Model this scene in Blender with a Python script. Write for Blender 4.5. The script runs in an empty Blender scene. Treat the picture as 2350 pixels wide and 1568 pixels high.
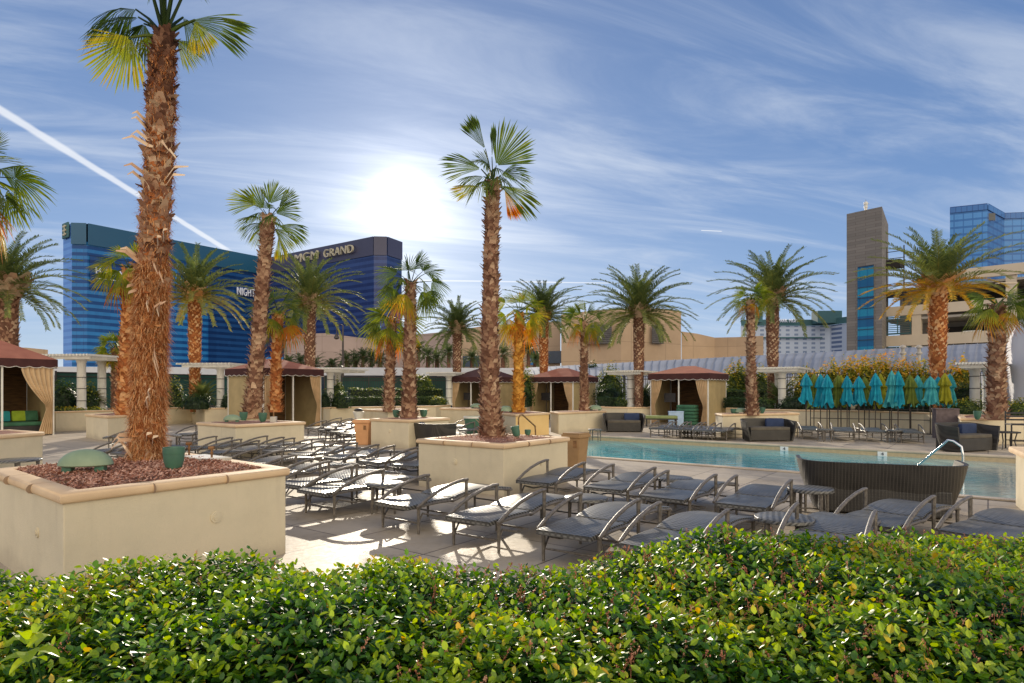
import bpy, bmesh, math, random
import numpy as np
from mathutils import Vector, Matrix
random.seed(7); np.random.seed(7)
R = math.radians
scene = bpy.context.scene
COL = scene.collection
F, CX, HY, ZC = 1450.0, 1175.0, 895.0, 1.75      # survey of the site: focal length, centre column, horizon row, eye height

def at(px, py, z=0.0):
    """ground-plan point whose height z is seen at (px, py) on the survey photo"""
    Y = F * (ZC - z) / (py - HY)
    return ((px - CX) / F * Y, Y)
def atY(px, Y): return ((px - CX) / F * Y, Y)
def zat(py, Y): return ZC + (HY - py) * Y / F
GR = R(-37.0)                                      # the deck's grid: local x = along the pool, local y = across
EA = (math.sin(R(37)), math.cos(R(37))); EB = (math.cos(R(37)), -math.sin(R(37)))
def gridpt(a, b): return (EA[0]*a + EB[0]*b, EA[1]*a + EB[1]*b)

# ------------------------------------------------------------------ mesh builder
class MB:
    def __init__(s): s.v = []; s.f = []; s.t = []
    def add(s, vs, fs, tone=0.5):
        n = len(s.v); s.v.extend([tuple(p) for p in vs])
        for f in fs: s.f.append([i + n for i in f]); s.t.append(tone)
    def quad(s, a, b, c, d, tone=0.5): s.add([a, b, c, d], [(0, 1, 2, 3)], tone)
    def box(s, c, d, rz=0.0, tone=0.5, taper=1.0):
        hx, hy, hz = d[0]/2, d[1]/2, d[2]/2
        cs, sn = math.cos(rz), math.sin(rz); vs = []
        for z, k in ((-hz, taper), (hz, 1.0)):
            for x, y in ((-hx, -hy), (hx, -hy), (hx, hy), (-hx, hy)):
                x2, y2 = x*k, y*k
                vs.append((c[0] + x2*cs - y2*sn, c[1] + x2*sn + y2*cs, c[2] + z))
        s.add(vs, [(3,2,1,0), (4,5,6,7), (0,1,5,4), (1,2,6,5), (2,3,7,6), (3,0,4,7)], tone)
    def tube(s, pts, rad, n=8, tone=0.5, cap=True, sq=1.0):
        pts = [Vector(p) for p in pts]; m = len(pts)
        if not hasattr(rad, '__len__'): rad = [rad]*m
        prev = None; rings = []
        for i, p in enumerate(pts):
            t = (pts[min(i+1, m-1)] - pts[max(i-1, 0)]).normalized()
            if prev is None:
                prev = t.orthogonal().normalized() if abs(t.z) < .95 else Vector((1, 0, 0))
                if abs(t.z) < .95: prev = Vector((0, 0, 1))
            u = (prev - t*prev.dot(t)).normalized(); w = t.cross(u); prev = u
            rings.append([p + (u*math.cos(2*math.pi*(k+.5)/n) + w*math.sin(2*math.pi*(k+.5)/n)*sq)*rad[i] for k in range(n)])
        vs = [q for r_ in rings for q in r_]; fs = []
        for i in range(m-1):
            for k in range(n):
                fs.append((i*n+k, i*n+(k+1) % n, (i+1)*n+(k+1) % n, (i+1)*n+k))
        if cap: fs.append(tuple(range(n-1, -1, -1))); fs.append(tuple((m-1)*n+k for k in range(n)))
        s.add(vs, fs, tone)
    def lathe(s, prof, c=(0, 0, 0), n=20, tone=0.5, pleat=None):
        vs = []; fs = []; m = len(prof)
        for i, (r_, z) in enumerate(prof):
            for k in range(n):
                a = 2*math.pi*k/n; rr = r_*(pleat(a, z) if pleat else 1)
                vs.append((c[0]+rr*math.cos(a), c[1]+rr*math.sin(a), c[2]+z))
        for i in range(m-1):
            for k in range(n): fs.append((i*n+k, i*n+(k+1) % n, (i+1)*n+(k+1) % n, (i+1)*n+k))
        s.add(vs, fs, tone)
    def prism(s, poly, z0, z1, tone=0.5, top=True, bottom=False):
        n = len(poly); vs = [(p[0], p[1], z0) for p in poly] + [(p[0], p[1], z1) for p in poly]
        fs = [(i, (i+1) % n, n+(i+1) % n, n+i) for i in range(n)]
        if top: fs.append(tuple(range(n, 2*n)))
        if bottom: fs.append(tuple(range(n-1, -1, -1)))
        s.add(vs, fs, tone)
    def build(s, name, mat, parent=None, smooth=False, bevel=0.0, loc=None):
        me = bpy.data.meshes.new(name); me.from_pydata(s.v, [], s.f); me.validate(verbose=False)
        if len(me.polygons) == len(s.t):
            a = me.attributes.new('tone', 'FLOAT', 'FACE'); a.data.foreach_set('value', np.array(s.t, dtype=np.float32))
        if bevel:
            bm = bmesh.new(); bm.from_mesh(me)
            es = [e for e in bm.edges if len(e.link_faces) == 2 and e.calc_face_angle(0) > .5]
            bmesh.ops.bevel(bm, geom=es, offset=bevel, segments=2, affect='EDGES', profile=.6)
            bm.to_mesh(me); bm.free()
        if smooth:
            me.polygons.foreach_set('use_smooth', np.ones(len(me.polygons), dtype=bool))
            try: me.set_sharp_from_angle(angle=R(50))
            except Exception: pass
        me.materials.append(mat)
        o = bpy.data.objects.new(name, me); COL.objects.link(o)
        if parent: o.parent = parent
        if loc: o.location = loc
        return o
def tag(o, label=None, cat=None, group=None, kind=None):
    if label: o['label'] = label
    if cat: o['category'] = cat
    if group: o['group'] = group
    if kind: o['kind'] = kind
    return o
def thing(name, label, cat, loc=(0, 0, 0), rz=0.0, group=None):
    o = bpy.data.objects.new(name, None); COL.objects.link(o)
    o.location = (loc[0], loc[1], loc[2] if len(loc) > 2 else 0); o.rotation_euler = (0, 0, rz); o.empty_display_size = .2
    return tag(o, label, cat, group)
def kids(o): return [c for c in bpy.data.objects if c.parent == o]
def dup(root, loc, rz, label, group=None, scale=None, tree=None):
    r = root.copy(); COL.objects.link(r); r.location = (loc[0], loc[1], loc[2] if len(loc) > 2 else 0); r.rotation_euler = (0, 0, rz); r['label'] = label
    if group: r['group'] = group
    if scale: r.scale = scale
    for ch in (tree or kids(root)):
        c = ch.copy(); COL.objects.link(c); c.parent = r
    return r

# ------------------------------------------------------------------ materials
def new_mat(name):
    m = bpy.data.materials.new(name); m.use_nodes = True; nt = m.node_tree
    return m, nt, nt.nodes['Principled BSDF']
def N(nt, typ, **kw):
    n = nt.nodes.new(typ)
    for k, v in kw.items():
        if k.startswith('i_'): n.inputs[k[2:].replace('_', ' ')].default_value = v
        else: setattr(n, k, v)
    return n
def ramp(nt, fac, stops):
    r_ = nt.nodes.new('ShaderNodeValToRGB'); e = r_.color_ramp.elements
    while len(e) < len(stops): e.new(0.5)
    for el, (p, c) in zip(e, stops): el.position = p; el.color = (*c, 1)
    nt.links.new(fac, r_.inputs['Fac']); return r_.outputs['Color']
def mth(nt, op, a, b=None, c=None):
    n = nt.nodes.new('ShaderNodeMath'); n.operation = op
    for i, x in enumerate((a, b, c)):
        if x is None: continue
        if isinstance(x, (int, float)): n.inputs[i].default_value = x
        else: nt.links.new(x, n.inputs[i])
    return n.outputs[0]
def basic(name, c1, c2=None, rough=.7, scale=6.0, bump=0.0, bscale=60.0, detail=5, metallic=0.0, spec=.5, stretch=None, coords='Object'):
    """mottled paint / stone / cloth: two close colours mixed by noise, a fine bump"""
    m, nt, b = new_mat(name); tc = N(nt, 'ShaderNodeTexCoord'); src = tc.outputs[coords]
    if stretch:
        mp = N(nt, 'ShaderNodeMapping'); mp.inputs['Scale'].default_value = stretch; nt.links.new(src, mp.inputs[0]); src = mp.outputs[0]
    no = N(nt, 'ShaderNodeTexNoise', i_Scale=scale, i_Detail=detail); nt.links.new(src, no.inputs['Vector'])
    c2 = c2 or tuple(x*.8 for x in c1)
    nt.links.new(ramp(nt, no.outputs[0], [(.35, c2), (.65, c1)]), b.inputs['Base Color'])
    b.inputs['Roughness'].default_value = rough; b.inputs['Metallic'].default_value = metallic; b.inputs['Specular IOR Level'].default_value = spec
    if bump:
        n2 = N(nt, 'ShaderNodeTexNoise', i_Scale=bscale, i_Detail=4); nt.links.new(src, n2.inputs['Vector'])
        bp = N(nt, 'ShaderNodeBump'); bp.inputs['Strength'].default_value = bump; bp.inputs['Distance'].default_value = .01
        nt.links.new(n2.outputs[0], bp.inputs['Height']); nt.links.new(bp.outputs[0], b.inputs['Normal'])
    return m
def toned(name, stops, rough=.5, trans=.35, spec=.5, nscale=3.0, namt=.25):
    """leaf / bark material: colour from each face's own tone plus a little noise; trans = share of light let through"""
    m, nt, b = new_mat(name); at_ = N(nt, 'ShaderNodeAttribute', attribute_name='tone')
    tc = N(nt, 'ShaderNodeTexCoord'); no = N(nt, 'ShaderNodeTexNoise', i_Scale=nscale, i_Detail=3); nt.links.new(tc.outputs['Object'], no.inputs['Vector'])
    f = mth(nt, 'ADD', at_.outputs['Fac'], mth(nt, 'MULTIPLY', mth(nt, 'SUBTRACT', no.outputs[0], .5), namt*2))
    col = ramp(nt, f, stops); nt.links.new(col, b.inputs['Base Color'])
    b.inputs['Roughness'].default_value = rough; b.inputs['Specular IOR Level'].default_value = spec
    if trans:
        tr = N(nt, 'ShaderNodeBsdfTranslucent'); mx = N(nt, 'ShaderNodeMixShader'); mx.inputs[0].default_value = trans
        hs = N(nt, 'ShaderNodeHueSaturation'); hs.inputs['Value'].default_value = 1.45; hs.inputs['Saturation'].default_value = 1.1; hs.inputs['Hue'].default_value = .485
        nt.links.new(col, hs.inputs['Color']); nt.links.new(hs.outputs[0], tr.inputs[0])
        nt.links.new(b.outputs[0], mx.inputs[1]); nt.links.new(tr.outputs[0], mx.inputs[2])
        nt.links.new(mx.outputs[0], nt.nodes['Material Output'].inputs[0])
    return m

def stucco_mat():
    m, nt, b = new_mat('weathered_cream_stucco'); tc = N(nt, 'ShaderNodeTexCoord'); sp = N(nt, 'ShaderNodeSeparateXYZ'); nt.links.new(tc.outputs['Object'], sp.inputs[0])
    n1 = N(nt, 'ShaderNodeTexNoise', i_Scale=1.4, i_Detail=7, i_Roughness=.62); nt.links.new(tc.outputs['Object'], n1.inputs['Vector'])
    mp = N(nt, 'ShaderNodeMapping'); mp.inputs['Scale'].default_value = (9, 9, .7); nt.links.new(tc.outputs['Object'], mp.inputs[0]); n2 = N(nt, 'ShaderNodeTexNoise', i_Scale=1.0, i_Detail=5); nt.links.new(mp.outputs[0], n2.inputs['Vector'])
    base = ramp(nt, n1.outputs[0], [(.3, (.58, .505, .36)), (.55, (.66, .575, .41)), (.75, (.70, .60, .43))])
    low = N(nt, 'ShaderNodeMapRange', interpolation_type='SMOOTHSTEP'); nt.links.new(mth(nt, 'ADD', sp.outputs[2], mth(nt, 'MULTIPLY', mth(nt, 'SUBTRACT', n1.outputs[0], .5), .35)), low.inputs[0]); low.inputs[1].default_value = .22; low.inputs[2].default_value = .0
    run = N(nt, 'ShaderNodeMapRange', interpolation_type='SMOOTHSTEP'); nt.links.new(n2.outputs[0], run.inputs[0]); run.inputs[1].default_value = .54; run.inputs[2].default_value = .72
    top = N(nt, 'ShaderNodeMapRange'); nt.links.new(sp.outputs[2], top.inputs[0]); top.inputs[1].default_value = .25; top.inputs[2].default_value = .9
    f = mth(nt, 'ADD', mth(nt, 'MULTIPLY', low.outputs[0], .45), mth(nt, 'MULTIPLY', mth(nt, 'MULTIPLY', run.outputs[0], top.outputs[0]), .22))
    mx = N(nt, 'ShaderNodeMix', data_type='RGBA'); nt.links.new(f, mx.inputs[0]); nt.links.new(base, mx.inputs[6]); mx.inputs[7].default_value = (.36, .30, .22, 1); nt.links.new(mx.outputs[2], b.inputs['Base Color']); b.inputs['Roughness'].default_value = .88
    n3 = N(nt, 'ShaderNodeTexNoise', i_Scale=75, i_Detail=5); nt.links.new(tc.outputs['Object'], n3.inputs['Vector']); n4 = N(nt, 'ShaderNodeTexNoise', i_Scale=6, i_Detail=3); nt.links.new(tc.outputs['Object'], n4.inputs['Vector'])
    bp = N(nt, 'ShaderNodeBump'); bp.inputs['Strength'].default_value = .5; bp.inputs['Distance'].default_value = .012; nt.links.new(mth(nt, 'ADD', mth(nt, 'MULTIPLY', n3.outputs[0], .5), n4.outputs[0]), bp.inputs['Height']); nt.links.new(bp.outputs[0], b.inputs['Normal'])
    return m
def panel_mat(name, c):
    m, nt, b = new_mat(name); tc = N(nt, 'ShaderNodeTexCoord'); mp = N(nt, 'ShaderNodeMapping'); mp.inputs['Rotation'].default_value = (R(90), 0, 0); nt.links.new(tc.outputs['Object'], mp.inputs[0])
    br = N(nt, 'ShaderNodeTexBrick', offset=0.0); br.inputs['Scale'].default_value = 1; br.inputs['Brick Width'].default_value = 7.5; br.inputs['Row Height'].default_value = 3.6; br.inputs['Mortar Size'].default_value = .06
    br.inputs['Color1'].default_value = (*c, 1); br.inputs['Color2'].default_value = (*[x*.93 for x in c], 1); br.inputs['Mortar'].default_value = (*[x*.72 for x in c], 1); nt.links.new(mp.outputs[0], br.inputs['Vector'])
    n1 = N(nt, 'ShaderNodeTexNoise', i_Scale=.12, i_Detail=8, i_Roughness=.65); nt.links.new(tc.outputs['Object'], n1.inputs['Vector'])
    mx = N(nt, 'ShaderNodeMix', data_type='RGBA', blend_type='MULTIPLY'); mx.inputs[0].default_value = 1; nt.links.new(br.outputs[0], mx.inputs[6]); nt.links.new(ramp(nt, n1.outputs[0], [(.3, (.84, .83, .82)), (.65, (1.06, 1.05, 1.04))]), mx.inputs[7]); nt.links.new(mx.outputs[2], b.inputs['Base Color']); b.inputs['Roughness'].default_value = .9
    return m
MAT = {}
MAT['stucco'] = basic('cream_stucco', (.66, .57, .40), (.60, .515, .36), .85, 1.3, .35, 90)
MAT['stucco_golden_light'] = basic('stucco_with_golden_light', (.80, .56, .24), (.72, .48, .19), .85, 1.3, .3, 90)  # cream stucco with warm reflected light put into its colour
MAT['cap'] = basic('cast_stone_cap', (.74, .54, .33), (.64, .45, .27), .7, 2.5, .25, 70)
MAT['mulch'] = basic('bark_mulch', (.38, .18, .12), (.17, .075, .05), .95, 38, 1.0, 55)
MAT['white'] = basic('white_paint', (.80, .78, .72), (.70, .68, .62), .55, 2, .1, 40)
MAT['black'] = basic('black_iron', (.02, .02, .022), (.035, .03, .03), .5, 8)
MAT['steel'] = basic('brushed_steel', (.72, .73, .75), (.6, .61, .63), .22, 10, metallic=1.0)
MAT['green_metal'] = basic('green_enamel', (.075, .19, .125), (.05, .13, .09), .45, 5, .1, 30)
MAT['pale_green'] = basic('pale_green_shell', (.26, .34, .22), (.19, .26, .165), .5, 4, .15, 30)
MAT['brass'] = basic('weathered_brass', (.32, .17, .07), (.16, .08, .035), .5, 12, .2, 50, metallic=.4)
MAT['concrete'] = basic('pale_concrete', (.58, .55, .48), (.46, .43, .37), .9, 5, .4, 60)
MAT['peach'] = basic('peach_bin', (.68, .36, .17), (.60, .31, .14), .7, 3, .2, 60)
MAT['brown_bin'] = basic('brown_bin', (.36, .22, .10), (.28, .17, .08), .8, 3, .2, 60)
MAT['canvas'] = basic('russet_canvas', (.42, .16, .10), (.34, .12, .075), .85, 2, .15, 80)
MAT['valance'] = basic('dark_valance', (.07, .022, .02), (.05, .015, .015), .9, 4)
MAT['curtain'] = basic('tan_curtain', (.62, .44, .26), (.50, .35, .20), .9, 3, .2, 60)
MAT['cabana_wall'] = basic('tan_canvas_wall', (.48, .37, .19), (.40, .31, .16), .9, 2, .15, 60)
MAT['cabana_in'] = basic('bamboo_lining', (.17, .09, .035), (.07, .04, .02), .9, 3, .3, 30, stretch=(1, 1, 5))
MAT['cushion_green'] = basic('green_cushion', (.05, .16, .09), (.035, .11, .06), .9, 5, .1, 30)
MAT['cushion_teal'] = basic('teal_cushion', (.02, .26, .28), (.015, .2, .22), .9, 5, .1, 30)
MAT['cushion_lime'] = basic('lime_cushion', (.30, .42, .03), (.22, .32, .02), .9, 5, .1, 30)
MAT['cushion_blue'] = basic('navy_cushion', (.03, .05, .12), (.02, .035, .09), .9, 5, .1, 30)
MAT['cushion_sage'] = basic('sage_cushion', (.28, .33, .14), (.2, .25, .1), .9, 5, .1, 30)
MAT['hot_white'] = basic('pale_blue_box', (.45, .60, .80), (.38, .52, .74), .6, 5)
MAT['stone_tower'] = None
MAT['stucco'] = stucco_mat()
MAT['beige_wall'] = panel_mat('tan_panels', (.47, .34, .23)); MAT['mauve_wall'] = panel_mat('mauve_panels', (.37, .29, .27))
MAT['plywood'] = basic('beige_panel', (.62, .48, .30), (.52, .40, .25), .8, 2, .1, 40)
MAT['purple_brown'] = basic('brown_wicker_box', (.17, .13, .13), (.12, .09, .09), .8, 8, .3, 60)
MAT['umb_pole'] = basic('dark_pole', (.06, .045, .035), (.04, .03, .025), .5, 6)
MAT['green_screen'] = basic('green_windscreen', (.02, .085, .075), (.015, .06, .055), .85, 1.2, .1, 20)
MAT['louver'] = basic('grey_louver', (.16, .15, .15), (.11, .10, .10), .7, 2)
MAT['dark_glass'] = basic('dark_glass', (.015, .03, .06), (.01, .02, .04), .12, 1)
MAT['bluepane'] = basic('blue_pane', (.02, .20, .45), (.01, .10, .3), .15, .4)
MAT['soil'] = basic('planting_soil', (.10, .06, .035), (.05, .03, .02), .95, 9, .8, 30)
MAT['grey_fascia'] = basic('pale_fascia', (.50, .52, .58), (.44, .46, .52), .6, .6)
MAT['garage'] = basic('precast_concrete', (.62, .52, .40), (.56, .47, .36), .85, .5, .1, 10)
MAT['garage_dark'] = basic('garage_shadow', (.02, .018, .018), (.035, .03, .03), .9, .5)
MAT['garage_in'] = basic('garage_ceiling', (.46, .42, .37), (.38, .35, .31), .9, .5)
MAT['curved_white'] = basic('white_render', (.72, .72, .76), (.66, .66, .72), .8, .3)
MAT['far_green'] = basic('green_mansard', (.05, .14, .15), (.04, .11, .12), .7, .05)
MAT['letter'] = basic('cream_letter', (.52, .48, .36), (.46, .42, .32), .6, .2)
MAT['letter_white'] = basic('white_letter', (.75, .80, .92), (.7, .75, .88), .6, .2)

# woven resin wicker: fine ribs across
def wicker(name, c1, c2, fx=90.0, fy=28.0, rough=.42, vertical=False):
    m, nt, b = new_mat(name); tc = N(nt, 'ShaderNodeTexCoord'); sp = N(nt, 'ShaderNodeSeparateXYZ'); nt.links.new(tc.outputs['Object'], sp.inputs[0])
    sx = mth(nt, 'SINE', mth(nt, 'MULTIPLY', sp.outputs[0], fx)); sy = mth(nt, 'SINE', mth(nt, 'MULTIPLY', mth(nt, 'ADD', sp.outputs[1], sp.outputs[2]), fy*6.28))
    if vertical: sy = mth(nt, 'ADD', mth(nt, 'MULTIPLY', sx, 1.2), mth(nt, 'MULTIPLY', sy, .25))
    h = mth(nt, 'MULTIPLY', sx, sy); h2 = mth(nt, 'ADD', mth(nt, 'MULTIPLY', h, .35), mth(nt, 'MULTIPLY', sy, .3))
    no = N(nt, 'ShaderNodeTexNoise', i_Scale=4.0, i_Detail=4); nt.links.new(tc.outputs['Object'], no.inputs['Vector'])
    f = mth(nt, 'ADD', mth(nt, 'MULTIPLY', h2, 1.1), mth(nt, 'ADD', no.outputs[0], 0))
    nt.links.new(ramp(nt, f, [(.25, c2), (.75, c1)]), b.inputs['Base Color'])
    b.inputs['Roughness'].default_value = rough
    bp = N(nt, 'ShaderNodeBump'); bp.inputs['Strength'].default_value = .5; bp.inputs['Distance'].default_value = .006
    nt.links.new(h2, bp.inputs['Height']); nt.links.new(bp.outputs[0], b.inputs['Normal'])
    return m
MAT['wicker'] = wicker('grey_wicker', (.165, .16, .15), (.04, .039, .037), fy=19.0, rough=.36)
MAT['frame'] = basic('grey_brown_wrapped_frame', (.19, .165, .14), (.10, .085, .07), .42, 30, .3, 120)
MAT['dark_wicker'] = wicker('dark_wicker', (.045, .04, .035), (.012, .010, .009), fx=150.0, fy=26.0, rough=.5, vertical=True)

# travertine paving on the deck grid
def paving():
    m, nt, b = new_mat('travertine_paving'); tc = N(nt, 'ShaderNodeTexCoord')
    mp = N(nt, 'ShaderNodeMapping'); mp.inputs['Rotation'].default_value = (0, 0, R(37)); nt.links.new(tc.outputs['Object'], mp.inputs[0])
    br = N(nt, 'ShaderNodeTexBrick', offset=0.0, squash=1.0); br.inputs['Scale'].default_value = 1.0
    br.inputs['Mortar Size'].default_value = .010; br.inputs['Brick Width'].default_value = 1.2; br.inputs['Row Height'].default_value = 1.2; br.inputs['Mortar Smooth'].default_value = .1; br.inputs['Bias'].default_value = 0
    br.inputs['Color1'].default_value = (.47, .395, .30, 1); br.inputs['Color2'].default_value = (.38, .315, .24, 1); br.inputs['Mortar'].default_value = (.12, .095, .075, 1)
    nt.links.new(mp.outputs[0], br.inputs['Vector'])
    n1 = N(nt, 'ShaderNodeTexNoise', i_Scale=1.1, i_Detail=8, i_Roughness=.65); nt.links.new(tc.outputs['Object'], n1.inputs['Vector'])
    n2 = N(nt, 'ShaderNodeTexNoise', i_Scale=14, i_Detail=6); nt.links.new(tc.outputs['Object'], n2.inputs['Vector'])
    mul = N(nt, 'ShaderNodeMix', data_type='RGBA', blend_type='MULTIPLY'); mul.inputs[0].default_value = 1
    nt.links.new(br.outputs['Color'], mul.inputs[6])
    f = mth(nt, 'ADD', mth(nt, 'MULTIPLY', n1.outputs[0], .7), mth(nt, 'MULTIPLY', n2.outputs[0], .3))
    nt.links.new(ramp(nt, f, [(.3, (.50, .48, .44)), (.42, (.86, .84, .80)), (.55, (1, 1, 1)), (.7, (1.15, 1.12, 1.06))]), mul.inputs[7])
    nt.links.new(mul.outputs[2], b.inputs['Base Color'])
    nt.links.new(mth(nt, 'MULTIPLY_ADD', n2.outputs[0], .35, .42), b.inputs['Roughness'])
    bp = N(nt, 'ShaderNodeBump'); bp.inputs['Strength'].default_value = .35; bp.inputs['Distance'].default_value = .006
    nt.links.new(mth(nt, 'ADD', n2.outputs[0], mth(nt, 'MULTIPLY', br.outputs['Fac'], -1.5)), bp.inputs['Height']); nt.links.new(bp.outputs[0], b.inputs['Normal'])
    return m
MAT['paving'] = paving()
def water():
    m, nt, b = new_mat('pool_water'); tc = N(nt, 'ShaderNodeTexCoord'); sp = N(nt, 'ShaderNodeSeparateXYZ')
    mp = N(nt, 'ShaderNodeMapping'); mp.inputs['Rotation'].default_value = (0, 0, R(37)); nt.links.new(tc.outputs['Object'], mp.inputs[0]); nt.links.new(mp.outputs[0], sp.inputs[0])
    # deep turquoise, paling over the shallow entry at the far right and near the walls
    no = N(nt, 'ShaderNodeTexNoise', i_Scale=.5, i_Detail=3); nt.links.new(mp.outputs[0], no.inputs['Vector'])
    f = mth(nt, 'ADD', mth(nt, 'MULTIPLY_ADD', sp.outputs[0], .09, .80), mth(nt, 'MULTIPLY', mth(nt, 'SUBTRACT', no.outputs[0], .5), .35))
    col = ramp(nt, f, [(.0, (.08, .46, .52)), (.35, (.07, .42, .48)), (.62, (.18, .48, .50)), (.85, (.38, .46, .42))])
    nt.links.new(col, b.inputs['Base Color']); b.inputs['Roughness'].default_value = .06; b.inputs['IOR'].default_value = 1.33
    mp2 = N(nt, 'ShaderNodeMapping'); mp2.inputs['Scale'].default_value = (1.2, 3.2, 1); nt.links.new(tc.outputs['Object'], mp2.inputs[0])
    n2 = N(nt, 'ShaderNodeTexNoise', i_Scale=1.6, i_Detail=3, i_Distortion=.6); nt.links.new(mp2.outputs[0], n2.inputs['Vector'])
    bp = N(nt, 'ShaderNodeBump'); bp.inputs['Strength'].default_value = .35; bp.inputs['Distance'].default_value = .03
    nt.links.new(n2.outputs[0], bp.inputs['Height']); nt.links.new(bp.outputs[0], b.inputs['Normal'])
    return m
MAT['water'] = water()
def glass_stripes(name, light, dark, pitch=3.4, vert=3.0, duty=.5, vamt=.12, patch=None, z0=0.0):
    m, nt, b = new_mat(name); tc = N(nt, 'ShaderNodeTexCoord'); sp = N(nt, 'ShaderNodeSeparateXYZ'); nt.links.new(tc.outputs['Object'], sp.inputs[0])
    fz = mth(nt, 'FRACT', mth(nt, 'DIVIDE', sp.outputs[2], pitch)); band = mth(nt, 'GREATER_THAN', fz, duty)
    fx = mth(nt, 'FRACT', mth(nt, 'DIVIDE', mth(nt, 'SUBTRACT', sp.outputs[0], mth(nt, 'MULTIPLY', sp.outputs[1], .6)), vert)); vl = mth(nt, 'LESS_THAN', fx, .14)
    no = N(nt, 'ShaderNodeTexNoise', i_Scale=.035, i_Detail=4); nt.links.new(tc.outputs['Object'], no.inputs['Vector'])
    n3 = N(nt, 'ShaderNodeTexWhiteNoise', noise_dimensions='3D')
    sn = N(nt, 'ShaderNodeVectorMath', operation='SNAP'); sn.inputs[1].default_value = (vert, vert, pitch); nt.links.new(tc.outputs['Object'], sn.inputs[0]); nt.links.new(sn.outputs[0], n3.inputs['Vector'])
    f = mth(nt, 'ADD', mth(nt, 'MULTIPLY', band, .55), mth(nt, 'MULTIPLY', mth(nt, 'SUBTRACT', no.outputs[0], .5), .9))
    f = mth(nt, 'ADD', f, mth(nt, 'MULTIPLY', n3.outputs[0], .12)); f = mth(nt, 'SUBTRACT', f, mth(nt, 'MULTIPLY', vl, vamt))
    nt.links.new(ramp(nt, f, [(.0, dark), (.7, light)]), b.inputs['Base Color'])
    b.inputs['Roughness'].default_value = .15; b.inputs['Specular IOR Level'].default_value = .3
    return m
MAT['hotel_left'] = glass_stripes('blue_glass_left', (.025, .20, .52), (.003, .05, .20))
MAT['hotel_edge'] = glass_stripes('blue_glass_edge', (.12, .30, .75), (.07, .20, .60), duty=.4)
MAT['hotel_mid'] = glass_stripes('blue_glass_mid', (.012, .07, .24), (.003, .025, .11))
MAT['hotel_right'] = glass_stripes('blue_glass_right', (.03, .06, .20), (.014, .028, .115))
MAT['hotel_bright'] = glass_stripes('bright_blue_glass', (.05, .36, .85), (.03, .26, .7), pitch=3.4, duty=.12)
MAT['hotel_top'] = basic('teal_parapet', (.008, .085, .17), (.006, .07, .15), .3, .03)
MAT['hotel_top2'] = basic('dusky_parapet', (.055, .055, .11), (.045, .045, .09), .4, .03)
MAT['aria'] = glass_stripes('pale_blue_curtain_wall', (.07, .26, .62), (.02, .13, .40), pitch=4.0, vert=5.0, duty=.3, vamt=.45)
MAT['aria_dark'] = glass_stripes('deep_blue_curtain_wall', (.04, .16, .45), (.015, .07, .26), pitch=4.0, vert=3.0, duty=.3, vamt=.5)
def windows_grid(name, wall, pane, px, pz, wx=.45, wz=.5):
    m, nt, b = new_mat(name); tc = N(nt, 'ShaderNodeTexCoord'); sp = N(nt, 'ShaderNodeSeparateXYZ'); nt.links.new(tc.outputs['Object'], sp.inputs[0])
    a = mth(nt, 'LESS_THAN', mth(nt, 'FRACT', mth(nt, 'DIVIDE', sp.outputs[0], px)), wx); c = mth(nt, 'LESS_THAN', mth(nt, 'FRACT', mth(nt, 'DIVIDE', sp.outputs[2], pz)), wz)
    nt.links.new(ramp(nt, mth(nt, 'MULTIPLY', a, c), [(.0, wall), (1., pane)]), b.inputs['Base Color']); b.inputs['Roughness'].default_value = .6
    return m
MAT['far_hotel'] = windows_grid('pale_hotel_wall', (.48, .54, .64), (.20, .26, .38), 6.5, 3.3)
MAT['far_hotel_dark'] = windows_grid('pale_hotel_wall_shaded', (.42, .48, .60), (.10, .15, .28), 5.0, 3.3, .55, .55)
def stone():
    m, nt, b = new_mat('brown_coursed_stone'); tc = N(nt, 'ShaderNodeTexCoord'); mp = N(nt, 'ShaderNodeMapping'); mp.inputs['Rotation'].default_value = (R(90), 0, 0)
    mp.inputs['Location'].default_value = (0, 0, 0); nt.links.new(tc.outputs['Object'], mp.inputs[0])
    br = N(nt, 'ShaderNodeTexBrick'); br.inputs['Scale'].default_value = 1; br.inputs['Brick Width'].default_value = 1.3; br.inputs['Row Height'].default_value = .32; br.inputs['Mortar Size'].default_value = .015
    br.inputs['Color1'].default_value = (.22, .20, .185, 1); br.inputs['Color2'].default_value = (.17, .155, .145, 1); br.inputs['Mortar'].default_value = (.12, .10, .09, 1)
    nt.links.new(mp.outputs[0], br.inputs['Vector']); nt.links.new(br.outputs[0], b.inputs['Base Color']); b.inputs['Roughness'].default_value = .85
    return m
MAT['stone_tower'] = stone()
def seam_roof():
    m, nt, b = new_mat('standing_seam_roof'); tc = N(nt, 'ShaderNodeTexCoord')
    no = N(nt, 'ShaderNodeTexNoise', i_Scale=.25, i_Detail=6); nt.links.new(tc.outputs['Object'], no.inputs['Vector'])
    nt.links.new(ramp(nt, no.outputs[0], [(.3, (.19, .205, .245)), (.7, (.27, .285, .33))]), b.inputs['Base Color']); b.inputs['Roughness'].default_value = .55; b.inputs['Metallic'].default_value = 0
    return m
MAT['seam_roof'] = seam_roof()

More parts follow.
